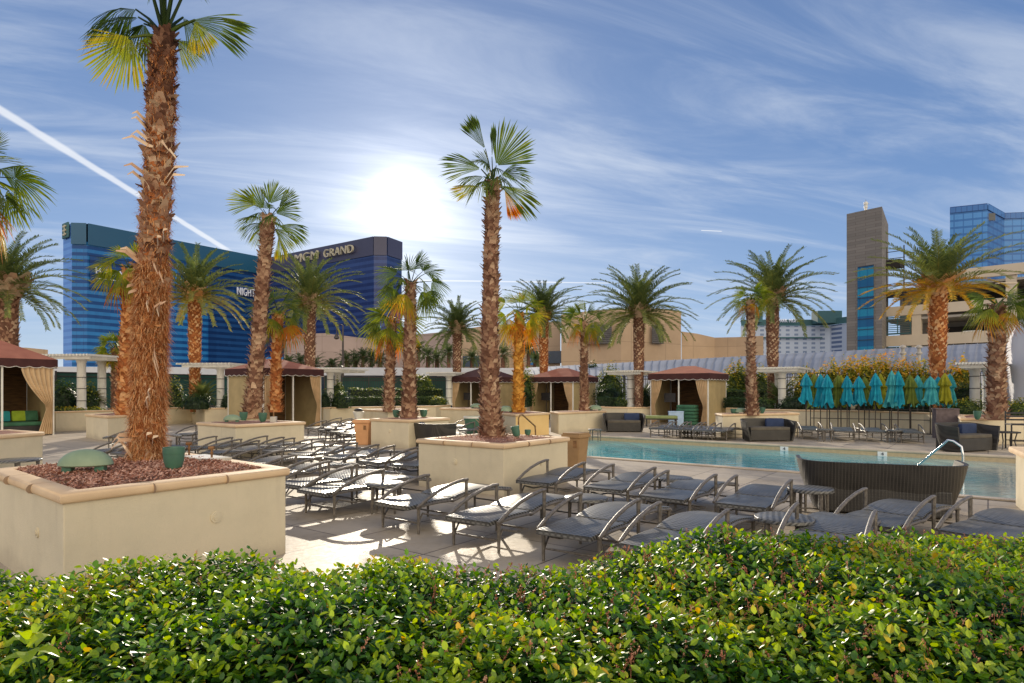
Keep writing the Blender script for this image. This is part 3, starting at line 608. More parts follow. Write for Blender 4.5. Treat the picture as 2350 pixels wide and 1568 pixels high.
proto = make_lounger(LG[0][0]); proto['group'] = GL; PK = kids(proto)
for i, (lab, x, y, z, dr) in enumerate(LG):
    p = at(x, y, z); rz = GR+R(dr)
    if i == 0: proto.location = (p[0], p[1], 0); proto.rotation_euler = (0, 0, rz)
    else: dup(proto, (p[0], p[1], 0), rz, lab, GL, tree=PK)

# ------------------------------------------------------------------ round side tables
def make_table(label, r_=.27, h=.42):
    t = thing('side_table', label, 'side table')
    m = MB(); m.lathe([(0, h), (r_*.98, h), (r_, h-.006), (r_, h-.035), (r_*.97, h-.04), (0, h-.04)], n=28); m.build('tabletop', MAT['wicker'], t, smooth=True)
    for k in range(4):
        a = math.pi/4+k*math.pi/2; c, s = math.cos(a), math.sin(a); m = MB(); m.tube([(c*r_*.8, s*r_*.8, h-.04), (c*r_*.84, s*r_*.84, .002)], [.024, .018], 6); m.build('leg', MAT['frame'], t, smooth=True)
    m = MB(); m.tube([(r_*.58*math.cos(a), r_*.58*math.sin(a), .15) for a in np.linspace(0, 2*math.pi, 17)], .01, 5, cap=False); m.build('ring_stretcher', MAT['frame'], t, smooth=True)
    return t
TG = 'small round tables among the loungers'
TB = [('white sunlit round table between the two leftmost front loungers', 885, 1108, .42, 1), ('round table with a pale top behind the nearest whole lounger', 1345, 1140, .42, 1),
 ('brown-legged round table between the dark loungers near the pool', 1548, 1096, .42, 1), ('tall brown-legged round table touching the big black wicker sofa', 1860, 1120, .46, 1.05),
 ('broad round table by the hedge, in front of the tall brown-legged one', 1800, 1186, .42, 1.1), ('black round table top behind the left end of the foreground planter', 40, 1054, .42, 1.45),
 ('small round table between the first two loungers under the umbrellas', 1892, 985, .42, .95), ('small round table between the last two loungers under the umbrellas', 2052, 987, .42, .95),
 ('small table among the loungers before the cabana with green cushions', 1575, 977, .42, .95), ('small dark table left of the sofa before the small cabana', 1398-32, 985, .42, .9),
 ('small round table in the crowded patch of loungers left of the peach bin', 765, 983, .42, 1.2)]
tp = None
for i, (lab, x, y, z, s) in enumerate(TB):
    p = at(x, y, z)
    if i == 0: tp = make_table(lab); tp['group'] = TG; tp.location = (p[0], p[1], 0); TK = kids(tp)
    else: dup(tp, (p[0], p[1], 0), 0.3*i, lab, TG, (s, s, z/.42), TK)

# ------------------------------------------------------------------ curved wicker sofas
MAT['cushion_brown'] = basic('brown_seat_cushion', (.12, .105, .08), (.09, .075, .06), .85, 5, .1, 30)
def make_sofa(name, label, loc, rz, L=1.9, Dp=.9, H=.76, mat='dark_wicker', cushion='cushion_blue', seat_h=.38, flare=.14, arm=.0, group='curved wicker sofas'):
    """back along +y side, open toward -y"""
    t = thing(name, label, 'sofa', loc, rz, group); n = 36; path = []
    for i in range(n+1):
        u = i/n; a = math.pi*(1.0-u); e = .42                                     # from the left arm round the back to the right arm
        x = math.copysign(abs(math.cos(a))**e, math.cos(a)); y = abs(math.sin(a))**e
        path.append((x*L/2, -Dp*.45+y*Dp*.95, u))
    m = MB(); vs = []; th = .055; K = 6
    for x, y, u in path:
        hh = H*(1-arm*(abs(2*u-1)**3)); nx_, ny_ = x/(L/2), max(y, 0)/Dp*1.4; ln = math.hypot(nx_, ny_) or 1; nx_, ny_ = nx_/ln, ny_/ln
        prof = [(0, .03), (.35, .3), (.72, .62), (1.0, 1.0)]
        for f_, zz_ in prof: vs.append((x+nx_*flare*(f_-1), y+ny_*flare*(f_-1), zz_*hh))
        for f_, zz_ in prof[::-1]: vs.append((x+nx_*(flare*(f_-1)-th), y+ny_*(flare*(f_-1)-th), zz_*hh))
    fs = [(i*8+k, (i+1)*8+k, (i+1)*8+(k+1) % 8, i*8+(k+1) % 8) for i in range(n) for k in range(8)]; fs += [tuple(range(7, -1, -1)), tuple(n*8+k for k in range(8))]
    m.add(vs, fs); m.build('shell', MAT[mat], t, smooth=True)
    m = MB(); m.box((0, .02, seat_h/2+.015), (L-2*flare-.10, Dp-.22, seat_h-.03)); m.build('base', MAT[mat], t, bevel=.02)
    m = MB(); m.box((0, .0, seat_h+.055), (L-2*flare-.12, Dp-.26, .11)); m.build('seat_cushion', MAT['cushion_brown'], t, bevel=.03, smooth=True)
    if L > 2: return t
    m = MB(); m.box((L*.20, Dp*.18, seat_h+.24), (L*.36, .14, .30)); m.build('back_cushion', MAT[cushion], t, bevel=.05, smooth=True)
    return t
def sofa_at(px, py, **k): x, y = at(px, py); return (x, y, 0)
make_sofa('wicker_sofa', 'big black wicker sofa seen from behind, in front of the pool at the right', (5.28, 9.10, 0), R(180-22), L=2.15, Dp=1.0, H=.735, flare=.22)
make_sofa('wicker_sofa', 'dark wicker sofa with its curved back before the small russet cabana', sofa_at(1431, 991), R(-6), L=1.75, H=.78, mat='dark_wicker', arm=.1)
make_sofa('wicker_sofa', 'brown wicker sofa facing the pool in front of the right-hand planter', sofa_at(1759, 1012), R(2), L=1.75, H=.76, mat='dark_wicker', arm=.1)
make_sofa('wicker_sofa', 'dark wicker sofa with a tall left arm, by the far right planter', sofa_at(2214, 1035), R(20), L=1.75, H=.80, mat='dark_wicker', arm=.1)
make_sofa('wicker_sofa', 'dark blue-grey wicker sofa partly behind the central planter', sofa_at(985, 1028), R(128), L=1.8, H=.76, mat='dark_wicker')
t = thing('round_tub', 'round dark green tub beside the trunk of the central palm', 'tub', sofa_at(1086, 1003)); m = MB(); m.lathe([(0, .02), (.22, .02), (.27, .3), (.33, .62), (.35, .72), (.35, .76), (.31, .76), (.29, .70), (0, .68)], n=24); m.build('tub', MAT['green_metal'], t, smooth=True)
m = MB(); m.lathe([(.345, .70), (.365, .70), (.365, .775), (.345, .775)], n=24); m.build('rim', MAT['white'], t, smooth=True)

# ------------------------------------------------------------------ bins
def bin_(label, px, py, s, h, mat, rz):
    x, y = at(px, py); t = thing('waste_bin', label, 'waste bin', (x, y, 0), rz, 'tapered square waste bins'); m = MB(); m.box((0, 0, h*.44), (s, s, h*.88), 0, taper=.74); m.build('body', MAT[mat], t, bevel=.02)
    m = MB(); m.box((0, 0, h*.92), (s*1.14, s*1.14, h*.09)); m.box((0, 0, h*.985), (s*1.04, s*1.04, h*.04)); m.build('rim', MAT[mat], t, bevel=.012)
    m = MB(); m.box((s*.22, -s*.47, h*.70), (.09, .015, .15)); m.build('emblem_plate', MAT['brass'], t)
bin_('peach coloured square waste bin left of the dark curved sofa', 837, 1020, .52, .80, 'peach', R(-12))
bin_('brown square waste bin hidden behind the right end of the central planter', 1322, 1076, .42, .80, 'brown_bin', R(-37))
t = thing('urn', 'small white urn with a dark cap behind the peach bin', 'urn', (*at(823, 985), 0)); m = MB(); m.lathe([(0, 0), (.16, 0), (.18, .05), (.10, .12), (.16, .5), (.24, .72), (.25, .78), (0, .80)], n=18); m.build('bowl', MAT['white'], t, smooth=True)
m = MB(); m.lathe([(0, .80), (.19, .81), (.21, .86), (.14, .91), (0, .93)], n=18); m.build('lid', MAT['black'], t, smooth=True)

# ------------------------------------------------------------------ planter fittings: domes, spots, pipes
def dome(label, px, py, z, w_, rz=0):  # outdoor mushroom speaker on two feet, no lamp inside
    x, y = at(px, py, z); t = thing('dome_speaker', label, 'garden light', (x, y, z-.06), rz, 'pale green dome speakers in the planters')
    m = MB(); vs = []; nr, na = 7, 24
    for i in range(nr+1):
        a = i/nr*math.pi/2; rr = math.sin(a)
        for k in range(na): b = 2*math.pi*k/na; vs.append((rr*math.cos(b)*w_, rr*math.sin(b)*w_*.62, .13+math.cos(a)*w_*.55-.02*(rr**3)))
    for k in range(na): b = 2*math.pi*k/na; vs.append((.93*math.cos(b)*w_, .93*math.sin(b)*w_*.62, .10))
    for k in range(na): b = 2*math.pi*k/na; vs.append((.3*math.cos(b)*w_, .3*math.sin(b)*w_*.62, .16))
    m.add(vs, [(i*na+k, i*na+(k+1) % na, (i+1)*na+(k+1) % na, (i+1)*na+k) for i in range(nr+2) for k in range(na)]); m.build('shell', MAT['pale_green'], t, smooth=True)
    for s in (-1, 1): m = MB(); m.box((s*w_*.58, -.03, .045), (w_*.36, w_*.45, .20), 0, taper=.85); m.build('foot', MAT['green_metal'], t, bevel=.01)
def spot(label, px, py, z, h=.22, r_=.085, tilt=0, rz=0):
    x, y = at(px, py, z); t = thing('spotlight', label, 'garden light', (x, y, z-.02), rz, 'green pot spotlights in the planters'); t.rotation_euler = (0, tilt, rz)
    m = MB(); m.lathe([(0, 0), (r_*.36, 0), (r_*.55, h*.08), (r_*.80, h*.28), (r_*.97, h*.52), (r_*1.0, h*.75)], n=24); m.build('housing', MAT['green_metal'], t, smooth=True)
    m = MB(); m.lathe([(r_*1.03, h*.75), (r_*1.05, h*.78), (r_*1.03, h), (r_*.93, h), (r_*.9, h*.9), (0, h*.9)], n=22); m.build('collar', MAT['green_metal'], t, smooth=True)
dome('large pale green dome speaker on the left of the foreground planter mulch', 197, 1078, .955, .245, R(14))
spot('green pot light standing right of the shaggy palm in the foreground planter', 399, 1082, .91, .27, .10)
dome('pale green dome speaker left of the leaning palm', 533, 968, .86, .24, R(10)); spot('green pot light left behind the leaning palm', 559, 965, .86, .26, .11); spot('green pot light right of the leaning palm', 603, 968, .86, .27, .11)
dome('pale green dome speaker behind the leaning palm planter', 622-40+0, 944, .9, .3) if False else None
spot('tilted green spotlight right of the central palm', 1188, 1004, .86, .24, .075, R(-14)); spot('small dark green spotlight behind the tilted one on the central planter', 1211, 999, .86, .13, .06)
spot('green pot light left of the palm behind the peach bin', 910, 958, .86, .26, .12); spot('green pot light right of the palm behind the peach bin', 972, 957, .86, .26, .12)
dome('round green dome speaker on the planter left of the golden one', 1093, 937, .86, .30); dome('grey-green dome speaker on the golden lit planter', 1160, 946, .86, .34)
dome('grey-green dome speaker in front of the small russet cabana', 1366, 942, .86, .30); dome('grey-green dome speaker left of the palm by the right-hand planter', 1700, 949, .86, .26)
spot('green spotlight right of the palm on the right-hand planter', 1746, 949, .86, .26, .12, R(12)); spot('small green spotlight left of the dome on the right-hand planter', 1683, 949, .86, .2, .10)
spot('green pot light at the far right planter, left of its palm', 2243, 962, .86, .27, .10)
x, y = at(470, 1052, .93); t = thing('concrete_slab', 'flat pale concrete slab on the mulch behind the green pot light', 'slab', (x, y, .90), GR); m = MB(); m.box((0, 0, .025), (.62, .34, .05)); m.build('slab', MAT['concrete'], t, bevel=.006); m = MB(); m.box((0, -.02, .052), (.5, .26, .006)); m.build('lid', MAT['white'], t)
for i, (px_, py_, lab) in enumerate(((434, 1047, 'rusty brass standpipe left on the concrete slab'), (486, 1059, 'rusty brass standpipe with a round head right of the concrete slab'))):
    x, y = at(px_, py_, .91); t = thing('standpipe', lab, 'pipe', (x, y, .87), 0, 'brass pipes in the foreground planter'); m = MB(); m.tube([(0, 0, 0), (0, 0, .19)], .012, 10); m.build('pipe', MAT['brass'], t, smooth=True)
    m = MB(); m.tube([(-.035, 0, .20), (.03, 0, .20)], .022, 10); m.tube([(0, 0, .12), (0, 0, .15)], .018, 8); m.build('valve', MAT['brass'], t, smooth=True)
# wall outlet on the left face is among the vents; pedestal tap on the second planter
x, y = at(628, 968, .86); t = thing('tap_post', 'small grey tap post on the leaning palm planter', 'tap', (x, y, .84)); m = MB(); m.box((0, 0, .08), (.16, .12, .16)); m.build('box', MAT['concrete'], t, bevel=.01); m = MB(); m.tube([(0, 0, .15), (0, 0, .30)], .02, 6); m.build('pipe', MAT['brass'], t)

# ------------------------------------------------------------------ hand rails
t = thing('handrail', 'polished steel handrail curving out of the shallow end of the pool', 'handrail'); m = MB()
bx, by = atY(2210, 13.5); ax, ay = atY(2092, 14.6)
P0 = Vector((ax, ay, -.12)); top = Vector(atY(2176, 13.7)+(zat(1010, 13.7),)); P3 = Vector((bx, by, -.12))
pts = [P0, P0.lerp(top, .3), P0.lerp(top, .6), P0.lerp(top, .85), top, top.lerp(P3, .18)+Vector((.06, 0, .12)), Vector((bx-.03, by, top.z-.13)), Vector((bx, by, top.z-.32)), P3]
m.tube(pts, .024, 10); m.build('rail', MAT['steel'], t, smooth=True)
t = thing('handrail', 'thin brown handrail in front of the golden lit planter', 'handrail'); m = MB(); Y = 21.5
pts = [atY(1190, Y)+(0.0,), atY(1190, Y)+(zat(960, Y),), atY(1193, Y)+(zat(953, Y),), atY(1199, Y)+(zat(952, Y),), atY(1228, Y+.4)+(zat(980, Y),), atY(1230, Y+.4)+(0.,)]
m.tube(pts, .028, 8); m.build('rail', MAT['brass'], t, smooth=True)

# ------------------------------------------------------------------ bar table and stools at the right edge, corner pier
t = thing('bar_chair', 'black slatted bar chair at the right edge by the far planter', 'bar chair', (*at(2337, 1031), 0), R(-20)); m = MB()
for x_ in (-.24, .24): m.tube([(x_, -.22, 0), (x_, -.22, .72)], .022, 6); m.tube([(x_, .22, 0), (x_, .24, 1.12)], .022, 6)
m.build('frame', MAT['black'], t); m = MB(); m.box((0, 0, .73), (.5, .46, .04)); m.build('seat', MAT['black'], t, bevel=.008); m = MB()
for z_ in (.86, .96, 1.06): m.box((0, .235, z_), (.48, .02, .05))
m.build('back_slats', MAT['black'], t); m = MB(); m.tube([(-.24, -.22, .25), (.24, -.22, .25)], .015, 6); m.build('stretcher', MAT['black'], t); m = MB(); m.tube([(-.24, .22, .25), (.24, .22, .25)], .015, 6); m.build('stretcher', MAT['black'], t)
t = thing('bistro_table', 'small dark round table with bent legs left of the bar chair', 'table', (*at(2310, 1031), 0)); m = MB(); m.lathe([(0, .52), (.33, .52), (.34, .50), (.33, .48), (0, .48)], n=20); m.build('tabletop', MAT['black'], t, smooth=True)
for k in range(4): a = k*math.pi/2+.5; m = MB(); m.tube([(.26*math.cos(a), .26*math.sin(a), .48), (.20*math.cos(a), .20*math.sin(a), .25), (.27*math.cos(a), .27*math.sin(a), 0)], .016, 6); m.build('leg', MAT['black'], t)
t = thing('counter', 'cream walled counter with a stone cap at the right edge of the view', 'counter', (6.72, 8.0, 0), R(-30)); m = MB(); m.box((.6, .9, .40), (1.2, 1.8, .80)); m.build('wall', MAT['stucco'], t, bevel=.01); m = MB(); m.box((.6, .9, .845), (1.36, 1.96, .09)); m.build('cap', MAT['cap'], t, bevel=.03, smooth=True)

# ------------------------------------------------------------------ folded umbrellas
def umbrella(label, px, Y, mat, s=1.0, seed=0, top=860, bot=928):
    rnd = random.Random(seed); x, y = atY(px, Y); zt, zb = zat(top, Y), zat(bot, Y); t = thing('umbrella', label, 'umbrella', (x, y, 0), rnd.uniform(0, 6), 'folded umbrellas standing along the back wall')
    m = MB(); n = 32; rows = [(0, .015), (.04, .04), (.14, .105*s), (.30, .165*s), (.42, .20*s), (.46, .135*s), (.50, .125*s), (.66, .165*s), (.82, .185*s), (.93, .21*s), (1.0, .23*s)]
    ph = rnd.uniform(0, 6); vs = []
    for i, (u, r_) in enumerate(rows):
        for k in range(n):
            a = 2*math.pi*k/n; rr = r_*(1+.26*math.cos(8*a+ph+u*1.5)*min(1, u*3)+.14*math.sin(3*a+ph*2+u*6)*u); z = zt+(zb-zt)*u + (.09*math.sin(4*a+ph)+.05*math.sin(7*a))*(u > .9)*(zt-zb)*.8
            vs.append((rr*math.cos(a)+.03*math.sin(ph+u*4)*u, rr*math.sin(a), z))
    m.add(vs, [(i*n+k, i*n+(k+1) % n, (i+1)*n+(k+1) % n, (i+1)*n+k) for i in range(len(rows)-1) for k in range(n)]); m.build('canopy', MAT[mat], t)
    m = MB(); m.tube([(0, 0, 0.02), (0, 0, zt+.06)], .021, 8); m.lathe([(0, zt+.05), (.035, zt+.06), (.03, zt+.10), (0, zt+.13)], n=8); m.build('pole', MAT['umb_pole'], t, smooth=True)
    m = MB(); m.lathe([(0, .03), (.20, .03), (.22, .015), (.22, 0.002)], n=18); m.build('base', MAT['umb_pole'], t)
U = [(1850, 26, 'u_teal', 'teal folded umbrella at the left end of the row'), (1868, 27, 'u_lime', 'lime folded umbrella second from the left, half behind the first teal one'), (1883, 26.3, 'u_teal', 'teal folded umbrella left one of the touching pair'),
 (1898, 25.8, 'u_teal', 'teal folded umbrella right one of the touching pair'), (1923, 26.4, 'u_lime', 'olive green folded umbrella between the teal pair and a slim teal one'), (1930, 27.4, 'u_yellow', 'yellow-green folded umbrella tucked behind the olive green one'),
 (1944, 26, 'u_teal', 'slim bright blue-teal folded umbrella right of the olive green one'), (1971, 26, 'u_teal', 'teal folded umbrella at the left end of the beige panels'), (1984, 27, 'u_lime', 'lime folded umbrella peeping out behind the teal one at the beige panels'),
 (2009, 25.7, 'u_teal', 'teal folded umbrella alone in front of the beige panels'), (2021, 27, 'u_yellow', 'yellow-green folded umbrella behind the lone teal one'), (2046, 25.5, 'u_aqua', 'pale aqua folded umbrella with a raised peak, right end of the beige panels'),
 (2061, 25.4, 'u_teal', 'teal folded umbrella against the one with the raised peak'), (2088, 25.3, 'u_lime', 'broad pale olive folded umbrella right of the beige panels'), (2106, 26, 'u_aqua', 'slim aqua folded umbrella right behind the broad olive one'),
 (2119, 26, 'u_lime', 'slim green folded umbrella between two aqua ones'), (2135, 24.8, 'u_aqua', 'broad aqua folded umbrella left of the brown box'), (2153, 25.2, 'u_teal', 'teal folded umbrella above the brown box'), (2168, 24.6, 'u_yellow', 'bright yellow-green folded umbrella at the right end of the row'), (2180, 25.4, 'u_aqua', 'pale aqua folded umbrella mostly hidden behind the yellow-green one at the right end')]
for i, (px_, Y, mt_, lab) in enumerate(U): umbrella(lab, px_, Y, mt_, .95 if 'slim' in lab else 1.12 if 'broad' in lab else 1.0, i, 856+(i*37 % 9)-(8 if 'peak' in lab else 0), 924+(i*53 % 9))
t = thing('panel_screen', 'three beige panels standing behind the folded umbrellas', 'screen', (*atY(1952, 28.2), 0), GR*.2); Wd = (2092-1952)/F*27.5
for k in range(3): m = MB(); m.box((Wd*(k+.5)/3, 0, .62), (Wd/3-.02, .06, 1.24-.02*k)); m.build('panel', MAT['plywood'] if k else MAT['stucco'], t, bevel=.01)
t = thing('storage_box', 'brown storage box behind the sofa by the far right planter', 'storage box', (*at(2170, 1006), 0), R(-20)); m = MB(); m.box((0, 0, .52), (.72, .5, 1.04)); m.build('body', MAT['purple_brown'], t, bevel=.01); m = MB(); m.box((0, 0, 1.06), (.76, .54, .04)); m.build('lid', MAT['purple_brown'], t, bevel=.008)
m = MB()
for i in range(7): x_, y_ = atY(1962+i*19+(i % 2)*4, 25.0-i*.15); m = MB()
t = thing('towel_rail', 'thin black rail fence behind the loungers under the umbrellas', 'railing'); m = MB()
for z_ in (.55, .95): m.tube([atY(1860, 27.0)+(z_,), atY(2140, 25.0)+(z_,)], .018, 5)
m.build('rail', MAT['black'], t); m = MB()
for k in range(7): f_ = k/6; a_, b_ = Vector(atY(1860, 27.0)), Vector(atY(2140, 25.0)); q = a_.lerp(b_, f_); pm = MB(); pm.tube([(q.x, q.y, 0), (q.x, q.y, .97)], .02, 5); pm.build('post', MAT['black'], t)

# ------------------------------------------------------------------ cabanas
def cabana(label, N_, rz, W_, Dp, H, wall_side, roof='canvas', hroof=.5, extra=None, tv=True):
    """local origin = near front corner N; front runs along x (0..W or 0..-W), depth along +y"""
    t = thing('cabana', label, 'cabana', (N_[0], N_[1], 0), rz, 'canvas cabanas at the back of the deck'); sg = 1 if W_ > 0 else -1; w_ = abs(W_)
    X_ = lambda u: sg*u
    o_ = .12; zt = H+.30
    cs = [(X_(-o_), -o_), (X_(w_+o_), -o_), (X_(w_+o_), Dp+o_), (X_(-o_), Dp+o_)]; ap = (X_(w_/2), Dp/2, zt+hroof)
    m = MB(); rid = [(X_(w_/2-.35), Dp/2, zt+hroof), (X_(w_/2+.35), Dp/2, zt+hroof)]
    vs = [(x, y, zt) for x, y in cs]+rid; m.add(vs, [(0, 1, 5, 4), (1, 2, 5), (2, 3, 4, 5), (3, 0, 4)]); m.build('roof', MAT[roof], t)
    m = MB()
    for i in range(4):
        a, b = Vector(cs[i]), Vector(cs[(i+1) % 4]); k_ = 40; L = (b-a).length; vs = []
        for j in range(k_+1): p = a.lerp(b, j/k_); s = abs(math.sin(j/k_*L*math.pi/.42)); vs += [(p.x, p.y, zt+.006), (p.x, p.y, H+.02-.055*s)]
        m.add(vs, [(j*2, j*2+1, j*2+3, j*2+2) for j in range(k_)])
    m.build('valance', MAT['valance'], t)
    m = MB()
    for i in range(4):
        a, b = Vector(cs[i]), Vector(cs[(i+1) % 4]); k_ = 60; L = (b-a).length; mid = (Vector(cs[0])+Vector(cs[2]))/2; q = []
        for j in range(k_+1): p = a.lerp(b, j/k_); d = (p-mid).normalized()*.006; s = abs(math.sin(j/k_*L*math.pi/.42)); q.append((p.x+d.x, p.y+d.y, H+.022-.055*s))
        m.tube(q, .012, 4)
    m.build('valance_piping', MAT['white'], t)
    for i, (x, y) in enumerate(((0, 0), (X_(w_), 0), (X_(w_), Dp), (0, Dp), (X_(w_*.5), 0))):
        if i == 4 and w_ < 2.9: continue
        m = MB(); m.box((x, y, zt/2), (.06, .06, zt)); m.build('post', MAT['white'], t)
    m = MB(); m.box((X_(w_/2), Dp-.04, zt/2), (w_-.08, .03, zt)); m.build('back_wall', MAT['cabana_in'], t)
    m = MB(); m.box((0, Dp/2, zt/2), (.025, Dp-.08, zt-.01)); m.build('side_wall', MAT['cabana_wall'], t)
    m = MB(); m.box((X_(w_), Dp/2, zt/2), (.025, Dp-.08, zt-.01)); m.build('side_wall', MAT['cabana_wall'], t)
    def curtain(x0, x1, tie, x2, x3):
        cb = MB(); n = 36; rows = 14; vs = []
        for i in range(rows+1):
            v = i/rows; z = H+.05-(H)*v
            if v < tie: s = (v/tie)**1.6; a_, b_ = x0, x1+(x3-x1)*s
            else: s = (v-tie)/(1-tie); a_, b_ = x0, x3+(x1-x3)*.35*s
            for j in range(n+1): u = j/n; vs.append((X_(a_+(b_-a_)*u), -.06+.035*math.sin(u*n*1.05)+.01*math.sin(v*9), z))
        cb.add(vs, [(i*(n+1)+j, i*(n+1)+j+1, (i+1)*(n+1)+j+1, (i+1)*(n+1)+j) for i in range(rows) for j in range(n)]); cb.build('curtain', MAT['curtain'], t, smooth=True)
    cw = 1.05 if hroof > .7 else .62
    curtain(.03, cw, .60, 0, .22); curtain(w_-.03, w_-cw, .60, 0, w_-.22)
    if tv:
        m = MB(); m.tube([(X_(w_*.72), .5, 0), (X_(w_*.72), .5, H)], .02, 6); m.box((X_(w_*.72), .45, 1.35), (.62, .07, .46)); m.build('screen', MAT['black'], t)
    return t
def off(p, a, b): return (p[0]+EA[0]*a+EB[0]*b, p[1]+EA[1]*a+EB[1]*b)
# front along grid a (facing +b) for the two at the left; front along grid b (facing -a) for those at the right
N2 = atY(604, 28.0); cabana('russet roofed cabana behind the leaning palm, one curtain tied at its right end', N2, R(53), 3.0, 2.9, 2.42, 'L', tv=False)
N1 = atY(122, 24.6); c1p = (N1[0]-EA[0]*3.2, N1[1]-EA[1]*3.2)
cabana('russet roofed cabana at the left edge with a tied back tan curtain and teal cushions', c1p, R(53), 3.2, 3.0, 2.62, 'L', hroof=.75, tv=False)
N3 = atY(1625, 31.0); cabana('russet roofed cabana holding a stack of green cushions, left of the right-hand planter', N3, GR, -3.0, 2.6, 2.27, 'R', hroof=.42)
N4 = atY(1315, 36.0); cabana('small russet cabana behind the slim palm planter, warmly lit inside', N4, GR, -3.0, 2.6, 2.2, 'R', hroof=.55)
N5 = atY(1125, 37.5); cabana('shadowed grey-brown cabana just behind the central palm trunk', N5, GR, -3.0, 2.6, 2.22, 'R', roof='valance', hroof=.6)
# things in the cabanas
def cush_stack(loc, rz):
    for k in range(6):
        m = MB(); m.box((0, 0, .08), (.95-.03*(k % 2), .65, .15)); o = m.build('cushion', MAT['cushion_green'], bevel=.05, smooth=True); o.location = (loc[0], loc[1], .02+k*.165); o.rotation_euler = (0, 0, rz+.05*(k % 3-1))
        tag(o, ['bottom', 'second lowest', 'third lowest', 'third highest', 'second highest', 'topmost'][k]+' green cushion of the stack in the cabana', 'cushion', 'stacked green cushions')
sx, sy = off(N3, -.1, -1.0); cush_stack((sx, sy), GR)
x, y = at(1487, 972); 
x, y = atY(1553, 30.3); m = MB(); m.box((0, 0, .055), (1.5, .62, .14)); o = m.build('cushion', MAT['cushion_sage'], bevel=.05, smooth=True); o.location = (*atY(1517, 30.2), .40); o.rotation_euler = (0, 0, R(-8)); tag(o, 'sage green cushion lying on a bench before the cabana curtain', 'cushion')
t = thing('bench', 'low dark bench under the sage green cushion', 'bench', (*atY(1517, 30.2), 0), R(-8)); m = MB(); m.box((0, 0, .36), (1.5, .6, .05)); m.build('seat', MAT['black'], t)
for sx_ in (-.68, .68):
    for sy_ in (-.24, .24): m = MB(); m.box((sx_, sy_, .17), (.05, .05, .33)); m.build('leg', MAT['black'], t)
t = thing('cooler_box', 'pale blue box standing inside the cabana with the green cushions', 'box', (*atY(1551, 31.0), 0), R(-10)); m = MB(); m.box((0, 0, .33), (.70, .5, .66)); m.build('body', MAT['hot_white'], t, bevel=.02); m = MB(); m.box((0, 0, .68), (.73, .53, .05)); m.build('lid', MAT['hot_white'], t, bevel=.01)
# day bed with cushions in the left cabana
dx, dy = off(c1p, 2.1, -1.0)
t = thing('day_bed', 'low day bed with a green mattress inside the left cabana', 'day bed', (dx, dy, 0), R(53)); m = MB(); m.box((0, 0, .2), (2.0, 1.0, .32)); m.build('base', MAT['black'], t, bevel=.01); m = MB(); m.box((0, 0, .44), (1.96, .98, .15)); m.build('mattress', MAT['cushion_green'], t, bevel=.05, smooth=True)
for k, (mt_, lab, u) in enumerate((('cushion_teal', 'teal cushion at the left of the day bed', -.65), ('cushion_teal', 'second teal cushion of the day bed', -.15), ('cushion_lime', 'lime green cushion leaning on the day bed', .35), ('cushion_green', 'dark green cushion at the right of the day bed', .75))):
    m = MB(); m.box((0, 0, 0), (.46, .16, .42)); o = m.build('cushion', MAT[mt_], bevel=.06, smooth=True); c_, s_ = math.cos(R(53)), math.sin(R(53)); o.location = (dx+u*c_-.30*s_, dy+u*s_+.30*c_, .72); o.rotation_euler = (R(-14), 0, R(53)); tag(o, lab, 'cushion', 'cushions on the day bed')

# ------------------------------------------------------------------ white pergola brackets
def pergola(label, px, Y, top, wid, z0=.8, rz=0, ctr=0):
    x, y = atY(px, Y); H = zat(top, Y); t = thing('pergola', label, 'pergola', (x, y, z0), rz, 'white trellis canopies on round columns')
    for dx_, dy_ in ((0, 0), (-.55, 1.9)):
        m = MB(); m.lathe([(.24, 0), (.24, .12), (.185, .16), (.175, H-z0-.42), (.2, H-z0-.38), (.22, H-z0-.26)], n=16); o = m.build('column', MAT['white'], t, smooth=True, loc=(dx_, dy_, 0))
        for z_ in (.45, 1.0, 1.5): mm = MB(); mm.lathe([(.19, z_), (.205, z_), (.205, z_+.025), (.19, z_+.025)], n=16); mm.build('wire_band', MAT['black'], o)
    W = wid/F*Y; m = MB()
    for yy in (-.5, .5, 1.5, 2.4): m.box((ctr*W-.2, yy, H-z0-.20), (W*.92, .07, .13))
    m.build('beam', MAT['white'], t); m = MB(); k_ = 15
    for k in range(k_): m.box((ctr*W-.2-W/2+W*k/(k_-1), .95, H-z0-.09), (.05, 3.5, .085))
    m.build('slats', MAT['white'], t)
pergola('white trellis canopy right of the left cabana', 187, 28.5, 812, 115, rz=R(-6)); pergola('white trellis canopy left of the leaning palm, above the big cycad', 506, 32.5, 832, 125, ctr=-.1, rz=R(-6))
pergola('white trellis canopy right of the second cabana', 758, 34.5, 843, 100, rz=R(-12)); pergola('small white trellis canopy left of the shadowed cabana', 1030, 39, 853, 70, rz=R(-20))
pergola('white trellis canopy left of the cabana with green cushions', 1447, 34.5, 849, 85, rz=R(-30)); pergola('white trellis canopy left of the row of umbrellas', 1795, 31, 841, 100, rz=R(-34)); pergola('white trellis canopy beside the curved white wall at the right', 2268, 24.5, 829, 90, rz=R(-40))
pergola('white trellis canopy half hidden behind the golden palm', 1186, 41, 857, 70, rz=R(-22))
